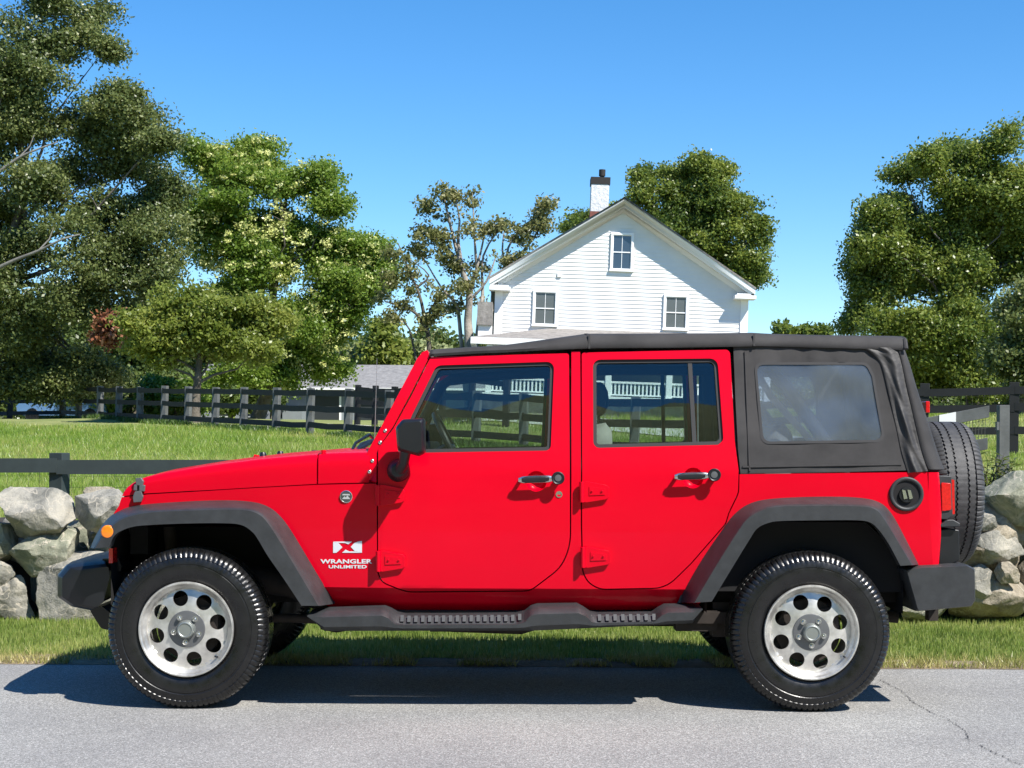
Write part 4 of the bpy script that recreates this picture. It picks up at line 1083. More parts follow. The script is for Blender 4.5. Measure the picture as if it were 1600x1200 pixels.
# --- hinges
def hinge(px, py, parent, far, fl=1):
    bm = bmesh.new()
    o1 = [(px-1,py-16),(px+8,py-17),(px+38,py-11),(px+42,py-7),(px+41,py+8),(px+37,py+11),(px+6,py+16),(px-1,py+14)]
    panel_bm(o1, (), .02, off=.021, far=far, bm=bm)
    o2 = [(px+10,py-9),(px+35,py-6),(px+35,py+4),(px+10,py+5)]
    panel_bm(o2, (), .006, off=.0245, far=far, bm=bm)
    a, b = S(px-1, py-16, .024), S(px-1, py+16, .024)
    if far: a, b = mir(a), mir(b)
    tube(bm, [a, b], .012, 12)
    for q in (15, 31):
        c = S(px+q, py-2, .0275);
        if far: c = mir(c)
        s = -1 if not far else 1
        lathe(bm, [(0,.005),(s*.003,.005),(s*.004,0)], 10, c)
    return part("hinge", bm, red, parent, bev=.005)
for i, far in enumerate((False, True)):
    hinge(591, 774, doors[i*2], far); hinge(592, 877, doors[i*2], far)
    hinge(910, 769, doors[i*2+1], far); hinge(912, 871, doors[i*2+1], far)
# --- door handles
def handle(px, py, parent, far, lock):
    F_ = (lambda p: mir(p)) if far else (lambda p: p); s = 1 if far else -1
    h = None
    bm = bmesh.new()
    a, b = S(px, py+1, .045), S(px+55, py-1, .045)
    rings = []
    for k in range(9):
        t = k/8; c = a.lerp(b, t); w_ = .0175*(1 if 0 < k < 8 else .6)
        rings.append([F_(c+Vector((0, .008*math.sin(q)*1.0, w_*math.cos(q)))) for q in [2*math.pi*j/12 for j in range(12)]])
    loft(bm, rings, True, True)
    hh = part("door_handle", bm, chrome, parent, ang=50)
    bm = bmesh.new()
    a2, b2 = S(px+5, py+1, .052), S(px+48, py-1, .052)
    rings = [[F_(a2.lerp(b2, k/6)+Vector((0, .005*math.sin(q), (.0152 if 0<k<6 else .009)*math.cos(q)))) for q in [2*math.pi*j/12 for j in range(12)]] for k in range(7)]
    loft(bm, rings, True, True); part("handle_grip", bm, blackp, hh, ang=50)
    for q_ in (4, 62):
        bm = bmesh.new(); tube(bm, [F_(S(px+q_, py, -.005)), F_(S(px+q_, py, .045))], .016 if q_ > 9 else .009, 12); part("handle_mount", bm, blackp, hh)
    bm = bmesh.new(); cc = F_(S(px+62, py-2, .045)); lathe(bm, [(0,.031),(s*.01,.031),(s*.014,.027),(s*.011,.022),(s*.011,0)], 24, cc); part("handle_knob", bm, blackp, hh)
    bm = bmesh.new(); cc = F_(S(px+62, py-2, .056)); lathe(bm, [(0,.0165),(s*.003,.0155),(s*.004,.0)], 20, cc); part("push_button", bm, alu_d, hh)
    if lock:
        bm = bmesh.new(); lathe(bm, [(0,.017),(s*.005,.016),(s*.005,.011),(s*.002,.010),(s*.002,0)], 20, F_(S(873.5, 772.5))); part("door_lock", bm, chrome, parent)
for i, far in enumerate((False, True)):
    handle(810, 749, doors[i*2], far, True); handle(1054, 744, doors[i*2+1], far, False)

# --- mirrors
for far in (False, True):
    F_ = (lambda p: mir(p)) if far else (lambda p: p)
    ol = fil([(619,668,10),(630,655,8),(664,653,4),(665,708,7),(655,713,4),(622,704,8)], 5)
    bm = bmesh.new(); rings = []
    for yy, sc_ in ((-.12,.80),(-.108,.92),(-.085,.985),(-.02,1.0),(.03,.985),(.05,.93)):
        q = [P(x, y_, -.03) for x, y_ in ol]; cx = sum(p.x for p in q)/len(q); cz_ = sum(p.z for p in q)/len(q)
        rings.append([F_(Vector((cx+(p.x-cx)*sc_, yy, cz_+(p.z-cz_)*sc_))) for p in q])
    loft(bm, rings, True, True)
    mh = part("side_mirror", bm, blackp, ang=40)
    bm = bmesh.new()
    a, b, c = P(634, 700, .0), P(631, 722, .03), S(623, 738, .03)
    tube(bm, [F_(a), F_(b), F_(c)], [.028,.024,.03], 14)
    part("mirror_arm", bm, blackp, mh)
    bm = bmesh.new(); s = 1 if far else -1
    lathe(bm, [(0,.052),(s*.02,.055),(s*.05,.048),(s*.07,.03),(s*.076,0)], 28, F_(S(623, 735, -.01))); part("mirror_base", bm, blackp, mh)

# --- flares
FF = [((141,856),(146,857),(171,855)),((150,836),(157,840),(176,841)),((164,815),(173,822),(186,831)),((184,799),(194,808),(208,823)),((215,789),(232,799),(240,820)),((290,783),(300,795.5),(290,818)),
      ((350,781),(350,794),(345,817.5)),((390,783),(385,795),(376,820)),((415,789),(406,801),(394,831)),((435,802),(421,816),(405,846)),((455,827),(440,845),(418,868)),((490,885),(471,897),(443,904)),((525,943),(500,946.5),(471,946.5))]
RF = [((1057,941),(1082,942),(1112,940)),((1090,882),(1118,881),(1143,889)),((1127,827),(1150,831),(1170,845)),((1148,801),(1166,809.5),(1183,826)),((1173,785),(1186,797),(1201,817)),((1210,778),(1216,789.5),(1222,814)),
      ((1285,775),(1285,788),(1285,813)),((1345,777),(1345,789),(1340,813)),((1376,785),(1369,794),(1361,817)),((1394,802),(1383,810),(1375,830)),((1412,834),(1400,838),(1390,852)),((1436,882),(1427,883),(1407,884))]
def flare(ctrl, far, front):
    st = catmull([tuple(a)+tuple(b)+tuple(c) for a, b, c in ctrl], 5)
    rings = []; n = len(st)
    for i, q in enumerate(st):
        A_, B_, C_ = q[0:2], q[2:4], q[4:6]
        a = S(*A_, -.01)
        t = i/(n-1)
        b = P(*B_, .0); c = P(*C_, -.015)
        b1 = P(B_[0]*.93+A_[0]*.07, B_[1]*.93+A_[1]*.07, .008); b2 = P(B_[0]*.9+C_[0]*.1, B_[1]*.9+C_[1]*.1, -.014); b2.y=-.012
        am = a.lerp(b1, .6)
        c1 = Vector((c.x, .0, c.z)); c2 = Vector((c.x, .05, c.z)); c3 = Vector((a.x, .16 if not front else a.y+.03, a.z))
        r = [a, am, b1, b, b2, c, c1, c2, c2.lerp(c3, .5)+Vector((0,.02,0)), c3]
        rings.append([mir(p) for p in r] if far else r)
    bm = bmesh.new(); loft(bm, rings, False)
    for r in (rings[0], rings[-1]):
        bm.faces.new([bm.verts.new(p) for p in r])
    return part("fender_flare", bm, plastic, ang=42)
fl = [flare(FF, False, True), flare(RF, False, False), flare(FF, True, True), flare(RF, True, False)]
for far in (False, True):
    c = P(168.5, 831, -.004)
    if far: c = mir(c)
    s = 1 if far else -1
    bm = bmesh.new(); lathe(bm, [(-s*.006,.032),(s*.006,.0315),(s*.011,.026),(s*.0135,.0)], 28, c); part("marker_light", bm, orange, fl[0 if not far else 2])

# --- wheel wells, chassis, floor
for x0, x1 in ((S(184,860).x, S(478,900).x), (S(1105,860).x, S(1412,860).x)):
    for far in (False, True):
        bm = bmesh.new()
        z1 = S(300, 812).z if x0 < 0 else S(1285, 806).z
        xs_ = [x0, x0+.10, x1-.18, x1]; zz = [z1-.035, z1-.03, z1-.03, z1-.35]
        if x0 > 0: zz = [z1-.38, z1-.03, z1-.03, z1-.2]
        rings = []
        for y_ in (.13, .3, .52):
            rings.append([Vector((x, y_, z)) for x, z in zip([x0]+xs_+[x1], [.46]+zz+[.46])])
        if far: rings = [[mir(p) for p in r] for r in rings]
        loft(bm, rings); bm.faces.new([bm.verts.new(p) for p in rings[-1]])
        part("wheel_liner", bm, inner, recalc=False)
bm = bmesh.new()
box(bm, S(200,800).x, S(478,800).x, .55, 1.28, .62, 1.0)   # engine block and inner wings
box(bm, -.72, 2.02, .27, 1.56, .50, .56)                    # floor pan
box(bm, 1.94, 2.0, .17, 1.66, .56, 1.12); box(bm, -.75, -.70, .17, 1.66, .55, 1.10)
box(bm, .95, 1.95, .17, .45, .56, 1.0); box(bm, .95, 1.95, 1.38, 1.66, .56, 1.0)
part("floor_pan", bm, inner)
bm = bmesh.new()
for y_ in (.40, 1.33):
    tube(bm, [(-1.95,y_,.55),(-1.5,y_,.62),(-1.1,y_,.56),(-.9,y_,.47),(1.1,y_,.46),(1.35,y_,.62),(1.7,y_,.63),(2.05,y_,.58)], .065, 8)
box(bm, -.95, 1.05, .20, .30, .40, .455)
box(bm, -.62, -.53, .30, .44, .345, .42); box(bm, -.40,-.20,.35,.6,.335,.42); tube(bm, [(-.6,.55,.40),(-.3,.5,.345),(.05,.5,.335),(.25,.55,.39)], .03, 8)
tube(bm, [(-.93,.33,.38),(-.86,.33,.365),(-.78,.33,.38)], .035, 8); tube(bm, [(-1.5,.30,.40),(-1.1,.34,.40),(-.85,.33,.39)], .022, 8)
tube(bm, [(1.42,.30,.40),(1.1,.34,.40),(.88,.33,.42)], .022, 8)
box(bm, .80, 1.0, .22, .34, .36, .46); box(bm, .98, 1.08, .24, .36, .33, .50)
part("chassis", bm, under, ang=50)
for x_ in (P(290,990,0).x, P(1268,990,0).x):
    bm = bmesh.new()
    tube(bm, [(x_, .2, .382), (x_, 1.63, .382)], .045, 12)
    q = [Vector((x_, .75, .382))]; bmesh.ops.create_icosphere(bm, subdivisions=2, radius=.13, matrix=Matrix.Translation((x_, .85, .37)))
    for y_ in (.36, 1.47): tube(bm, [(x_-.12, y_, .38), (x_-.16, y_, .85)], .03, 8); tube(bm, [(x_+.02,y_+.05,.42),(x_+.02,y_+.05,.66)], .06, 10)
    part("axle", bm, under, ang=50)
bm = bmesh.new(); tube(bm, [(.6,.9,.42),(1.3,.9,.42)], .12, 14); tube(bm, [(1.66,1.1,.40),(1.72,.55,.42),(1.95,.5,.40)], .03, 10); box(bm, 1.5,1.75,.6,1.3,.42,.60)
part("exhaust", bm, under, ang=50)

# --- running boards
padm = M_("grey_tread_pad", (.045,.048,.05), .6)
tops = [(482,959),(510,955),(598,952),(608,956),(618,962),(632,965),(806,963.5),(820,960),(830,952),(840,949),(903,948),(914,954),(924,961),(936,963),(1022,962),(1032,955),(1042,949.5),(1096,948.5)]
bots = [(482,962),(508,985),(836,984.5),(1081,973),(1096,951)]
def interp(T, x):
    for a, b in zip(T, T[1:]):
        if a[0] <= x <= b[0]: return a[1]+(b[1]-a[1])*(x-a[0])/(b[0]-a[0])
    return T[-1][1] if x > T[-1][0] else T[0][1]
pxs = sorted(set([t[0] for t in tops]+[508,495,485]+list(range(490,1094,8))+[1081,1089]))
for far in (False, True):
    rings = []
    for px_ in pxs:
        t_ = interp(tops, px_); b_ = interp(bots, px_); dip = max(0, min(1, (t_-955)/7)) if 600 < px_ < 1040 else 0
        o_ = min(1, max(.0, (b_-t_)/12))
        pt, pb = P(px_, t_, .02), P(px_, b_, .02)
        e = [Vector((pt.x, .17, pt.z+.004)), Vector((pt.x, .05, pt.z)), Vector((pt.x, -.005+.02*dip, pt.z-.006-.026*dip)), Vector((pt.x, -.03, pt.z-(pt.z-pb.z)*(.25+.25*dip))), Vector((pt.x, -.03, pb.z+(pt.z-pb.z)*.25)), Vector((pb.x, .0, pb.z)), Vector((pb.x, .17, pb.z+.004))]
        e = [Vector((pt.x, p.y, p.z)) for p in e]
        rings.append([mir(p) for p in e] if far else e)
    bm = bmesh.new(); loft(bm, rings, True, True)
    rb = part("running_board", bm, plastic, ang=40)
    for a_, b_, n_ in ((628,812,18),(937,1022,8)):
        for k in range(n_):
            bm = bmesh.new()
            q = a_+(b_-a_)*k/(n_-1)
            p0, p1 = P(q-2.6, 966.5, .02), P(q+2.6, 966.5, .02)
            z_ = P(q, interp(tops, q), .02).z
            vs_ = [Vector((p0.x, .043, z_+.003)), Vector((p1.x, .043, z_+.003)), Vector((p1.x, .018, z_-.024)), Vector((p0.x, .018, z_-.024))]
            if far: vs_ = [mir(p) for p in vs_]
            up_ = Vector((0, -.004 if not far else .004, .004)); A = [bm.verts.new(p) for p in vs_]; Bz = [bm.verts.new(p+up_) for p in vs_]
            bm.faces.new(A); bm.faces.new(Bz[::-1])
            for i in range(4): bm.faces.new((A[i], A[(i+1)%4], Bz[(i+1)%4], Bz[i]))
            part("tread_pad", bm, padm, rb)

# --- bumpers
def extr_y(name, ol, stations, mat, ang=35, parent=None, pf=None, bev=0):
    bm = bmesh.new(); rings = []
    q = [P(x, y_, stations[0][0] if pf is None else pf) for x, y_ in ol]; cx = sum(p.x for p in q)/len(q); cz_ = sum(p.z for p in q)/len(q)
    for s_ in stations:
        yy, k = s_[0], s_[1]; ox = s_[2] if len(s_) > 2 else 0
        rings.append([Vector((cx+(p.x-cx)*k+ox, yy, cz_+(p.z-cz_)*k)) for p in q])
    loft(bm, rings, True, True); return part(name, bm, mat, parent, ang=ang, bev=bev)
fb = fil([(84,900,5),(99,883,8),(160,876,4),(163,896,3),(150,946,6),(137,955,6),(106,949,14),(84,934,5)], 5)
mfb = lambda s: [(2*YC-y_, *r) for (y_, *r) in s][::-1]
half = [(.17,.80,.06),(.18,.9,.035),(.21,.97,.015),(.26,1.0,.0),(.45,1.0,-.03),(YC,1.0,-.05)]
full = half+[(2*YC-y_, k, o) for y_, k, o in half[::-1][1:]]
fbo = extr_y("front_bumper", fb, full, blackp, pf=.2, ang=30)
bm = bmesh.new(); prism(bm, fil([(138,950,4),(160,948),(175,960),(172,985),(158,982,8)], 4), .5, 1.33, pf=.5); part("air_dam", bm, blackp, fbo)
bm = bmesh.new(); prism(bm, [(160,873),(185,872),(190,884),(188,893),(162,890)], .25, 1.58, pf=.25); part("bumper_bracket", bm, blackp, fbo)
bm = bmesh.new(); prism(bm, [(170,857),(176,857),(176,880),(170,880)], .10, .18, pf=.10); part("side_reflector", bm, redlens)
rbm = fil([(1411,889,3),(1437,885),(1512,882,4),(1524,888,4),(1525,938,5),(1519,948,4),(1430,956,4)], 4)
half = [(.05,.93,-.0),(.065,.985,0),(.09,1.0,0),(.3,1.0,.0),(YC,1.0,.015)]
full = half+[(2*YC-y_, k, o) for y_, k, o in half[::-1][1:]]
rbo = extr_y("rear_bumper", rbm, full, plastic, pf=.06, ang=30)
bm = bmesh.new()
box(bm, P(1447,950,.6).x, P(1462,950,.6).x, .55, .62, P(1447,970,.55).z, P(1447,950,.55).z); part("tow_bracket", bm, under, rbo)
for far in (False, True):
    F2 = (lambda a, b: (a, b)) if not far else (lambda a, b: (2*YC-b, 2*YC-a))
    bm = bmesh.new(); y0, y1 = F2(.16, .42); prism(bm, [(1467,828),(1484,826),(1499,828),(1500,876),(1484,883),(1467,881)], y0, y1, pf=.16); part("bumperette", bm, blackp, rbo, bev=.006)
    bm = bmesh.new(); y0, y1 = F2(.13, .44); prism(bm, [(1469,820),(1480,812),(1490,812),(1501,818),(1500,823),(1469,824)], y0, y1, pf=.13); part("bumperette_cap", bm, plastic, rbo, bev=.005)
    bm = bmesh.new(); y0, y1 = F2(.14, .36)
    prism(bm, fil([(1464,743,2),(1487,744,3),(1489,806,3),(1480,812,3),(1465,811,2)], 3), y0, y1, pf=.14); tl = part("tail_light", bm, plastic, bev=.004)
    bm = bmesh.new(); y0, y1 = F2(.132, .34); prism(bm, fil([(1471,754,2),(1486,755,2),(1487,797,3),(1472,799,2)], 3), y0, y1, pf=.132); part("tail_lens", bm, redlens, tl, bev=.003)
    bm = bmesh.new(); y0, y1 = F2(.16, .34); prism(bm, [(1486.5,749),(1491,750),(1492,803),(1487,804)], y0, y1, pf=.16); part("rear_lens", bm, redlens, tl)
# --- fuel filler
c = S(1416, 772)
bm = bmesh.new(); lathe(bm, [(.0,.083),(-.008,.082),(-.012,.077),(-.011,.068),(-.004,.063),(.02,.060)], 48, c); ff = part("fuel_filler", bm, plastic, ang=50)
bm = bmesh.new(); lathe(bm, [(-.001,.0635),(-.001,0)], 36, c+Vector((0,-.002,0))); part("filler_bowl", bm, inner, ff)
bm = bmesh.new(); lathe(bm, [(-.002,.038),(-.012,.036),(-.014,.0)], 32, c+Vector((0,-.001,-.003))); part("fuel_cap", bm, blackp, ff)
bm = bmesh.new()
for s in (-1, 1):
    bar_ = [c+Vector((s*.013+x_, -.019, z_)) for x_, z_ in ((-.012,.022),(.004,.018),(.014,-.02),(-.002,-.024))]
    A = [bm.verts.new(p) for p in bar_]; B2 = [bm.verts.new(p+Vector((0,.006,0))) for p in bar_]; bm.faces.new(A); bm.faces.new(B2[::-1])
    for i in range(4): bm.faces.new((A[i], A[(i+1)%4], B2[(i+1)%4], B2[i]))
part("cap_label", bm, chrome, ff)

# --- soft top
rt = [(672,557,546),(700,555.5,544),(745,552.5,541.5),(785,551,539),(850,547.5,530.5),(912,545,521.8),(922,544.5,521),(980,544,521),(1050,543.5,520.5),(1120,542.5,520.3),(1172,541.5,519.6),(1182,541,519.8),(1210,541.5,521.3),(1277,543.5,523),(1340,545,524),(1388,546,524.5),(1405,547,525),(1412,547,526)]
bm = bmesh.new(); rings = []
for i, (px_, b_, t_) in enumerate(catmull(rt, 3)):
    a = S(px_, b_); y0 = yb(a.x, a.z)-.012; tt = P(px_, t_, y0+.07); X = a.x
    n1 = .004*noise.noise(Vector((X*7, 0, 1)))
    half = [Vector((X, y0+.025, a.z+.006)), Vector((X, y0, a.z)), Vector((X, y0-.004+n1, a.z+.012)), Vector((X, y0+.004+n1, a.z+(tt.z-a.z)*.45)), Vector((X, y0+.018+n1, a.z+(tt.z-a.z)*.8)), Vector((X, y0+.045, tt.z-.006)), Vector((X, y0+.08, tt.z)), Vector((X, y0+.2, tt.z+.004)), Vector((X, YC, tt.z+.008))]
    rings.append(half+[mir(p) for p in half[::-1][1:]])
loft(bm, rings)
top_ = part("soft_top_roof", bm, fabric, ang=50); m_ = top_.modifiers.new("solid", 'SOLIDIFY'); m_.thickness = .008; m_.offset = -1
bm = bmesh.new()   # rear edge roll of the roof
rr_ = [Vector((p.x+.006, p.y, p.z-.008)) for p in rings[-1][2:-2]]
tube(bm, rr_, .012, 8); part("roof_edge_roll", bm, fabric, top_)
qo = fil([(1146,541),(1200,539),(1300,540),(1404,543,6),(1419,612),(1438,700),(1449,734,3),(1300,738),(1157,740),(1153,700),(1149,620)], 4)
qh = fil([(1178,566,12),(1356,566,14),(1366,586),(1384,691,12),(1189,694,14)], 6)
def wr(x, z):
    t = sstep(1.62, 1.70, z)
    return .010*t*noise.noise(Vector((x*16, z*9, 2)))+.004*noise.noise(Vector((x*6, z*5, 5)))+.006*sstep(.02,.0,abs(z-1.17))*noise.noise(Vector((x*9,0,3)))
qhi = fil([(1182,570,10),(1353,570,12),(1362,588),(1379,687,10),(1193,690,12)], 6)
for far in (False, True):
    qp = part("quarter_curtain", panel_bm(qo, [qh], .006, far=far, disp=wr, zs=.025), fabric, ang=60)
    part("curtain_border", panel_bm(qh, [qhi], .008, off=.003, far=far), seal, qp)
    part("vinyl_window", panel_bm(qhi, (), .003, off=-.001, far=far, disp=lambda x, z: .006*noise.noise(Vector((x*5, z*4, 8))), zs=.03), vinyl, qp, ang=80)
lc = [(1346,543),(1362,553),(1377,572),(1389,617),(1400,664),(1409,706),(1419,739)]
rc = [(1398,542.5),(1404,553),(1411,572),(1420,615),(1429,655),(1439,700),(1450,736)]
lc_, rc_ = catmull(lc, 8), catmull(rc, 8)
for far in (False, True):
    rings = []
    for i, (a_, b_) in enumerate(zip(lc_, rc_)):
        v_ = i/(len(lc_)-1); r = []
        for k in range(21):
            u_ = k/20; px_, py_ = a_[0]+(b_[0]-a_[0])*u_, a_[1]+(b_[1]-a_[1])*u_
            fold_ = .014*math.sin(math.pi*u_)**.6*(1+.8*math.sin(u_*8+v_*3.5+1.5))*.7+.012*noise.noise(Vector((u_*2.0, v_*6-u_*3, 3)))*math.sin(math.pi*u_)
            p = S(px_, py_, .004+max(0, fold_)); r.append(mir(p) if far else p)
        rings.append(r)
    bm = bmesh.new(); loft(bm, rings); part("corner_flap", bm, fold, ang=80, recalc=False)
for far in (False, True):
    for nm, sm in (("roof_seam", [(919,523),(922,523),(922,545),(919,545)]), ("roof_seam", [(1176,522),(1179,522),(1179,541),(1176,541)]), ("curtain_seam", [(1163,549),(1165.5,549),(1172.5,736),(1170,736)]), ("curtain_seam", [(1160,728),(1408,724),(1408.5,726.5),(1160,730.5)])):
        part(nm, panel_bm(sm, (), .006, off=.0065 if nm[0] == 'c' else .019, far=far), fabric)
# rear curtain: corner strip turning into the sloped back
rl = [(1403,542,1412),(1409,567,1420),(1418,610,1431),(1428,652,1443.5),(1439,700,1456.5),(1447,725,1464),(1451,734,1468)]
bm = bmesh.new(); rings = []
for a_, py_, b_ in catmull(rl, 4):
    a = S(a_, py_, .006); xr = P(b_, py_, .3).x
    y0 = a.y
    half = [a, Vector((a.x+(xr-a.x)*.35, y0+.006, a.z)), Vector((a.x+(xr-a.x)*.7, y0+.03, a.z)), Vector((a.x+(xr-a.x)*.93, y0+.07, a.z)), Vector((xr, y0+.14, a.z)), Vector((xr+.01, YC, a.z))]
    rings.append(half+[mir(p) for p in half[::-1][1:]])
loft(bm, rings); rcur = part("rear_curtain", bm, fabric, ang=60, recalc=True); m_ = rcur.modifiers.new("solid", 'SOLIDIFY'); m_.thickness = .004; m_.offset = 0

# --- wheels
def tyre_bm(R=.3825, W=.262, flat=False):
    bm = bmesh.new(); seg = 352
    prof = [(.040,.214,0),(.022,.222,0),(.010,.236,0),(.003,.262,0),(.0,.285,0),(.001,.300,0),(.0035,.302,0),(.004,.306,0),(.002,.309,0),(.006,.330,0),(.0085,.338,1),(.006,.341,1),(.012,.352,1),(.018,.362,2),(.026,.3695,2),(.038,.3765,3),(.055,.3805,3),
            (.056,.372,0),(.064,.372,0),(.065,.3815,4),(.095,.3825,4),(.096,.373,0),(.104,.373,0),(.105,.3825,4),(W/2,.3825,4)]
    full = prof+[(W-a, r, k) for a, r, k in prof[::-1][1:]]
    rings = []
    for i in range(seg):
        t = 2*math.pi*i/seg; ring = []
        ph = i % 4
        for a, r, k in full:
            s = a if a < W/2 else W-a
            dr = 0; da = 0
            if k == 1 and ph == 0: dr = -.001; da = .003
            if k == 2 and ph == 0: dr = -.003; da = .003
            if k == 3 and ph == 0: dr = -.0045
            if k == 4: da = .003*(1 if (i//2) % 2 else -1); dr = -.0012 if i % 5 == 0 else 0
            if k == 0 and .05 < s < .11: da = .003*(1 if (i//2) % 2 else -1)
            aa = a+(da if a < W/2 else -da)
            ring.append(Vector((math.cos(t)*(r+dr)*R/.3825, aa, math.sin(t)*(r+dr)*R/.3825)))
        rings.append(ring)
    rings.append(rings[0]); loft(bm, rings); return bm
def disc_bm():
    """dished wheel face with eight round windows"""
    bm = bmesh.new(); t = bmesh.new()
    def ring(r, n, cx=0, cz=0): return [Vector((cx+r*math.cos(2*math.pi*k/n), cz+r*math.sin(2*math.pi*k/n), 0)) for k in range(n)]
    loops = [ring(.188, 96)]
    for k in range(8):
        a = 2*math.pi*(k+.02)/8+math.radians(12); loops.append(ring(.0362, 28, .1465*math.cos(a), .1465*math.sin(a)))
    loops.append(ring(.086, 64))
    allp = [p for l_ in loops for p in l_]
    vs = [t.verts.new((p.x, 0, p.y)) for p in allp]
    for tri in tessellate_polygon(loops):
        try: t.faces.new([vs[i] for i in tri])
        except ValueError: pass
    # cut in rings-ish grid for a smooth dish
    for k in range(-9, 10):
        bmesh.ops.bisect_plane(t, geom=t.verts[:]+t.edges[:]+t.faces[:], plane_co=(k*.02+.003,0,0), plane_no=(1,0,0))
        bmesh.ops.bisect_plane(t, geom=t.verts[:]+t.edges[:]+t.faces[:], plane_co=(0,0,k*.02+.003), plane_no=(0,0,1))
    def dish(r): return .036-.016*sstep(.188, .095, r)+.0
    t.verts.index_update()
    for v in t.verts:
        r = math.hypot(v.co.x, v.co.z); v.co.y = .040-.022*(1-((r-.086)/.102)**1.6 if r > .086 else 1)
    A = [bm.verts.new(v.co) for v in t.verts]; B = [bm.verts.new(v.co+Vector((0,.012,0))) for v in t.verts]
    for f in t.faces:
        ii = [v.index for v in f.verts]; bm.faces.new([A[i] for i in ii]); bm.faces.new([B[i] for i in ii[::-1]])
    for e in t.edges:
        if len(e.link_faces) == 1:
            i, j = e.verts[0].index, e.verts[1].index; bm.faces.new((A[i], A[j], B[j], B[i]))
    t.free()
    lathe(bm, [(.040,.188),(.030,.192),(.022,.196),(.016,.205),(.008,.209),(.002,.212),(-.003,.217),(-.003,.2225),(.003,.2255),(.012,.224),(.03,.216)], 96)
    lathe(bm, [(.042,.188),(.09,.186),(.2,.186)], 96)
    return bm
def make_wheel(c, rot=0):
    first = not hasattr(make_wheel, "parts")
    if first:
        P_ = make_wheel.parts = {}
        b = disc_bm(); P_['rim'] = (b, alu, 30, None)
        b = bmesh.new(); lathe(b, [(.02,.088),(.013,.086),(.012,.08),(.012,.0)], 64); P_['hub_plate'] = (b, alu_d, 30, 'rim')
        b = bmesh.new(); lathe(b, [(.012,.044),(-.012,.041),(-.020,.037),(-.022,.032),(-.018,.028),(-.019,.0)], 40); P_['centre_cap'] = (b, capm, 30, 'rim')
        for k in range(5):
            b = bmesh.new(); a = 2*math.pi*k/5+math.radians(50); q = Vector((.0625*math.cos(a), 0, .0625*math.sin(a)))
            lathe(b, [(.013,.0135),(.0105,.0135),(.0105,.010),(-.004,.0095),(-.008,.006),(-.009,0)], 14, q)
            P_['lug_nut%d' % k] = (b, chrome, 30, 'rim')
        b = bmesh.new(); lathe(b, [(.075,.0),(.075,.15),(.09,.155),(.09,.0)], 48); box(b, .06,.14,.05,.12,-.03,.1); P_['brake_disc'] = (b, under, 40, 'rim')
        b = bmesh.new(); a = math.radians(-42); q = Vector((.196*math.cos(a), .018, .196*math.sin(a))); tube(b, [q, q+Vector((-.008,-.02,.006))], [.005,.004], 8); P_['valve_stem'] = (b, blackp, 30, 'rim')
        P_['tyre'] = (tyre_bm(), rubber, 28, None)
        meshes = {}
        for k, (b, m, ang, par) in P_.items():
            bmesh.ops.remove_doubles(b, verts=b.verts[:], dist=1e-5); bmesh.ops.recalc_face_normals(b, faces=b.faces[:]); smooth(b, ang)
            me = bpy.data.meshes.new(k.rstrip('01234')); b.to_mesh(me); b.free(); me.materials.append(m); meshes[k] = (me, par)
        make_wheel.parts = meshes
    return make_wheel.parts
def put_wheel(Mw, name="wheel"):
    parts = make_wheel(None)
    w_ = bpy.data.objects.new(name, None); sc.collection.objects.link(w_)
    w_.parent = suv; w_.matrix_parent_inverse = Matrix.Translation(suv.location).inverted(); w_.matrix_basis = Mw
    for k, (me, par) in parts.items():
        o = bpy.data.objects.new(k.rstrip('01234'), me); sc.collection.objects.link(o); o.parent = w_
    return w_
hf, hr = P(290.5, 986, .0), P(1268.5, 991, .0)
rot = lambda a: Matrix.Rotation(math.radians(a), 4, 'Y')
far_m = lambda x, a: Matrix.Translation((x, 2*YC, .3825)) @ Matrix.Rotation(math.pi, 4, 'Z') @ rot(a)
put_wheel(Matrix.Translation((hf.x, 0, .3825)) @ rot(0)); put_wheel(Matrix.Translation((hr.x, 0, .3825)) @ rot(-6))
put_wheel(far_m(hf.x, 20)); put_wheel(far_m(hr.x, 33))
# spare: axis along x, face outwards to the rear
sp = P(1541, 770, .64)
sx0 = sp.x
M90 = Matrix.Translation((sx0-.0, .98, P(1500,771,.95).z)) @ Matrix.Rotation(math.radians(90), 4, 'Z')
spare = put_wheel(M90, "spare_wheel")
for ch in spare.children:
    if ch.name.startswith('tyre'):
        ch.data = ch.data.copy(); ch.data.materials[0] = tread_r
bm = bmesh.new(); box(bm, 2.0, sx0-.1, .8, 1.1, .85, 1.1); part("spare_carrier", bm, blackp)
bm = bmesh.new(); tube(bm, [(2.1,.98,1.1),(2.2,.98,1.35),(2.17,.98,P(1445,636,.98).z)], .015, 8); part("brake_light_stalk", bm, blackp)
bm = bmesh.new(); a = P(1442,627,.85); b = P(1453,645,.85); box(bm, b.x-.022, b.x, .85, 1.1, b.z, a.z); part("high_brake_light", bm, redlens, bev=.004)
for far in (False, True):
    part("hood_gap_shade", panel_bm([(193,770),(206,769),(300,763),(300,774),(206,781),(190,783)], (), .01, off=-.03, far=far), inner)  # black strip added behind the hood gap, standing for its shade
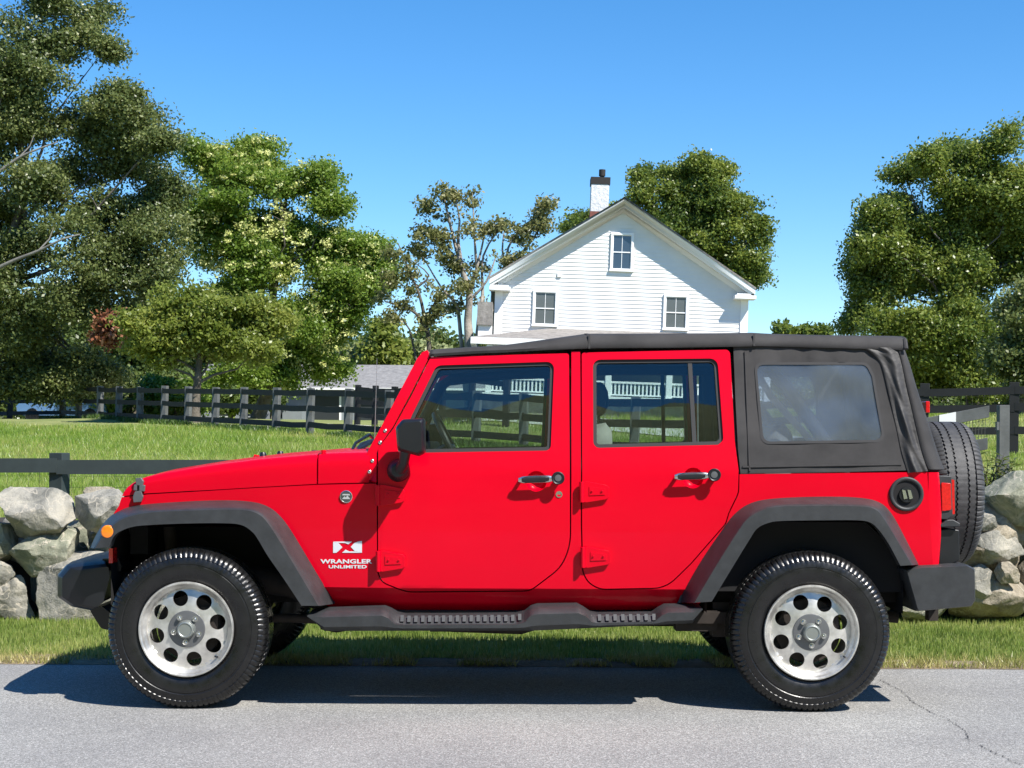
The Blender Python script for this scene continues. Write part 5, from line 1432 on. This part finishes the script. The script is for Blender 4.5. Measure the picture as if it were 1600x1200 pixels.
# --- hood latch, bumpstops, washer nozzles, wipers, antenna
for far in (False, True):
    F_ = mir if far else (lambda p: p)
    bm = bmesh.new()
    for ol in ([(213,747),(222,746),(226,752),(224,759),(214,758)], [(211,757),(216,757),(215,767),(210,766)], [(219,757),(228,758),(227,768),(219,767)], [(212,768),(222,766),(225,776),(222,784),(210,785),(209,776)]):
        panel_bm(ol, (), .02, off=.022, far=far, bm=bm, zs=.2)
    hlt = part("hood_latch", bm, alu_d, bev=.003)
    bm = bmesh.new(); panel_bm([(214,750),(220,750),(221,780),(213,781)], (), .02, off=.012, far=far, bm=bm, zs=.3); part("latch_strap", bm, blackp, hlt)
bm = bmesh.new()
for px_, py_ in ((411,713),(438,711)):
    q = P(px_, py_, .75 if px_ < 420 else 1.3); q.z += .0
    lathe_c = q
    tube(bm, [q+Vector((0,0,-.03)), q+Vector((0,0,.012)), q+Vector((0,0,.022))], [.022,.018,.012], 12)
part("hood_bumper", bm, blackp)
bm = bmesh.new(); q = P(401,714,.85); tube(bm, [q+Vector((-.02,0,-.02)), q+Vector((-.01,0,.008)), q+Vector((.02,0,.002))], .006, 8); q = P(504,705,.16); tube(bm, [q+Vector((0,.03,-.02)), q+Vector((0,.03,.006))], .012, 8); part("washer_nozzle", bm, red)
bm = bmesh.new()
tube(bm, [P(549,706,.45), P(556,692,.55), P(577,679,.75), P(582,684,1.0)], .008, 8); tube(bm, [P(556,706,.45), P(580,690,.7)], .012, 6)
tube(bm, [P(553,708,1.0), P(566,694,1.15), P(583,688,1.4)], .012, 8); box(bm, -.80, -.66, .3, 1.53, 1.185, 1.215)
part("wiper", bm, blackp)
bm = bmesh.new(); tube(bm, [P(585,700,1.66), P(588,600,1.66), P(589,560,1.66)], [.003,.0016,.0012], 6); part("antenna", bm, M_("antenna_steel", (.35,.35,.35), .4, metal=.6))

# --- badges and lettering
c = S(541, 776)
bm = bmesh.new(); lathe(bm, [(.0,.0305),(-.004,.030),(-.005,.027),(-.003,.0255)], 36, c); bd = part("round_badge", bm, chrome)
bm = bmesh.new(); lathe(bm, [(-.003,.0256),(-.0035,.0)], 36, c); part("badge_face", bm, badge_dark, bd)
bm = bmesh.new()
a0 = c+Vector((0,-.0052,0))
for tri in ([(-.02,-.012),(-.008,.002),(-.002,-.004),(.006,.006),(.02,-.012)], [(-.019,.006),(.019,.006),(.016,.013),(-.016,.013)]):
    A = [bm.verts.new(a0+Vector((x_, 0, z_))) for x_, z_ in tri]; B2 = [bm.verts.new(a0+Vector((x_, .0015, z_))) for x_, z_ in tri]; bm.faces.new(A); bm.faces.new(B2[::-1])
    for i in range(len(A)): bm.faces.new((A[i], A[(i+1)%len(A)], B2[(i+1)%len(A)], B2[i]))
part("badge_emblem", bm, M_("badge_relief", (.35,.37,.36), .4), bd)
def sheet(name, polys, mat, off, parent=None):
    bm = bmesh.new()
    for pl in polys:
        pts_ = [S(x_, y_, off) for x_, y_ in pl]
        A = [bm.verts.new(p) for p in pts_]; B2 = [bm.verts.new(p+Vector((0,.0012,0))) for p in pts_]; bm.faces.new(A); bm.faces.new(B2[::-1])
        for i in range(len(A)): bm.faces.new((A[i], A[(i+1)%len(A)], B2[(i+1)%len(A)], B2[i]))
    return part(name, bm, mat, parent)
# X plate: four pieces of silver around the painted X
X = lambda x, y: (480+x/10, 820+y/10)
xb = sheet("emblem_plate", [[X(405,265),X(490,285),X(550,352),X(460,435),X(405,440)], [X(405,262),X(700,262),X(640,305),X(590,285),X(480,282)],
        [X(790,262),X(855,252),X(855,435),X(745,412),X(680,345),X(735,285)], [X(600,388),X(655,415),X(745,415),X(855,437),X(545,437)]], white_em, .002)
xb["label"] = "silver plate with a red X"
def text(name, s, px0, px1, py0, py1, mat, off=.0015):
    cu = bpy.data.curves.new(name, 'FONT'); cu.body = s; cu.extrude = .02; cu.offset = .035; cu.resolution_u = 3; cu.space_character = 1.04
    to = bpy.data.objects.new(name, cu); sc.collection.objects.link(to)
    bpy.context.view_layer.update()
    me = bpy.data.meshes.new_from_object(to.evaluated_get(bpy.context.evaluated_depsgraph_get()))
    bpy.data.objects.remove(to)
    co = np.array([v.co[:] for v in me.vertices]); mn, mx = co.min(0), co.max(0)
    for v in me.vertices:
        u_ = (v.co.x-mn[0])/(mx[0]-mn[0]); w_ = (v.co.y-mn[1])/(mx[1]-mn[1]); d_ = (v.co.z-mn[2])/(mx[2]-mn[2])
        v.co = S(px0+(px1-px0)*u_, py1+(py0-py1)*w_, off*d_)
    return link(name, me, mat, suv)
text("model_lettering", "WRANGLER", 500.5, 581.5, 873.7, 880.6, white_em)
text("trim_lettering", "UNLIMITED", 513.5, 573, 883, 888.2, white_em)

# --- interior
bm = bmesh.new()
prism(bm, fil([(600,712,4),(625,690,8),(668,689,8),(672,705,6),(660,760),(600,770)], 4), .22, 1.61, pf=.4); part("dashboard", bm, interior, ang=50)
for far, (x_, ) in ((0, (0,)),):
    ctr = P(705, 690, .5); ctr.z -= .03
    bm = bmesh.new(); rg_ = []
    T_ = Matrix.Translation(ctr) @ Matrix.Rotation(math.radians(-27), 4, 'Y')
    for k in range(33):
        a = 2*math.pi*k/32; rg_.append(T_ @ Vector((0, .185*math.cos(a), .185*math.sin(a))))
    tube(bm, rg_, .016, 10, caps=False)
    tube(bm, [T_ @ Vector((0,-.18,0)), T_ @ Vector((0,.18,0))], .018, 8); tube(bm, [T_ @ Vector((0,0,0)), T_ @ Vector((-.35,0,-.02))], .035, 8)
    tube(bm, [T_ @ Vector((-.0,0,0)), T_ @ Vector((0,0,-.18))], .018, 8); part("steering_wheel", bm, blackp)
def seat(px_, top, y0, y1, wid, head):
    s_ = P(px_, top, (y0+y1)/2); k = 1
    bm = bmesh.new()
    X0 = s_.x; Z1 = s_.z
    prof_ = [(X0-.62,.62),(X0-.62,.80),(X0-.15,.86),(X0-.16,1.0),(X0-.10,Z1-.06),(X0-.06,Z1-.01),(X0-.01,Z1),(X0+.02,Z1-.04),(X0-.02,.9),(X0-.03,.62)]
    rings = []
    for yy, q in ((y0,.86),(y0+.03,.97),(y0+.08,1),(y1-.08,1),(y1-.03,.97),(y1,.86)):
        cz_ = .8; rings.append([Vector((x_, yy, .62+(z_-.62)*q)) for x_, z_ in prof_])
    loft(bm, rings, True, True); so = part("seat", bm, seatm, ang=50)
    if head:
        hx = X0-.04; rings = []
        for yy, q in (((y0+y1)/2-.13,.75),((y0+y1)/2-.1,1),((y0+y1)/2+.1,1),((y0+y1)/2+.13,.75)):
            rings.append([Vector((hx+q*.05*math.cos(t_), yy, Z1+.12+q*.085*math.sin(t_))) for t_ in [2*math.pi*j/14 for j in range(14)]])
        bm = bmesh.new(); loft(bm, rings, True, True); part("headrest", bm, interior, so, ang=50)
        bm = bmesh.new(); tube(bm, [(hx,(y0+y1)/2-.05,Z1-.02),(hx,(y0+y1)/2-.05,Z1+.06)], .008, 6); tube(bm, [(hx,(y0+y1)/2+.05,Z1-.02),(hx,(y0+y1)/2+.05,Z1+.06)], .008, 6); part("headrest_post", bm, chrome, so)
seat(946, 661, .30, .80, .5, True); seat(946, 661, 1.03, 1.53, .5, True)
seat(1203, 664, .34, 1.49, 1, False)
bm = bmesh.new()
for far in (0, 1):
    F_ = mir if far else (lambda p: p)
    tube(bm, [F_(P(900,900,.28)), F_(P(900,700,.27)), F_(P(903,575,.31)), F_(P(915,562,.34)), F_(P(1000,560,.34)), F_(P(1150,561,.34)), F_(P(1195,568,.34)), F_(P(1225,600,.33)), F_(P(1300,705,.3)), F_(P(1335,770,.28))], .033, 12)
    tube(bm, [F_(P(905,566,.34)), F_(P(800,569,.34)), F_(P(690,578,.34)), F_(P(672,590,.33)), F_(P(640,650,.3))], .03, 10)
    tube(bm, [F_(P(1150,562,.34)), F_(P(1160,700,.28)), F_(P(1160,800,.28))], .03, 10)
for px_, py_ in ((908,563),(1170,562)):
    a = P(px_, py_, .34); tube(bm, [a, Vector((a.x, 2*YC-.34, a.z))], .033, 12)
part("roll_bar", bm, interior, ang=50)
bm = bmesh.new(); a, b = P(1205,620,.3), P(1272,694,.28); c_, d_ = P(1175,570,.32), a
for p, q in ((c_, a), (a, b)):
    w_ = Vector((.012,0,.012)); V4 = [bm.verts.new(v) for v in (p-w_, p+w_, q+w_, q-w_)]; bm.faces.new(V4)
part("seat_belt", bm, M_("seat_belt_webbing", (.10,.10,.10), .8))
a = P(665,655,.5); bm = bmesh.new(); q = P(1205, 610, 1.2)
bm = bmesh.new(); q = P(655, 592, YC); box(bm, q.x, q.x+.03, YC-.11, YC+.11, q.z-.03, q.z+.03); part("rear_view_mirror", bm, interior, bev=.006)
bm = bmesh.new()
for y_ in (.36, 1.0):
    q = P(690, 574, y_+.2); Vq = [Vector((q.x-.03, y_, q.z)), Vector((q.x+.16, y_, q.z+.035)), Vector((q.x+.16, y_+.42, q.z+.035)), Vector((q.x-.03, y_+.42, q.z))]
    A = [bm.verts.new(v) for v in Vq]; B2 = [bm.verts.new(v+Vector((0,0,.014))) for v in Vq]; bm.faces.new(A[::-1]); bm.faces.new(B2)
    for i in range(4): bm.faces.new((A[i], A[(i+1)%4], B2[(i+1)%4], B2[i]))
part("sun_visor", bm, M_("visor_grey", (.2,.2,.19), .8))
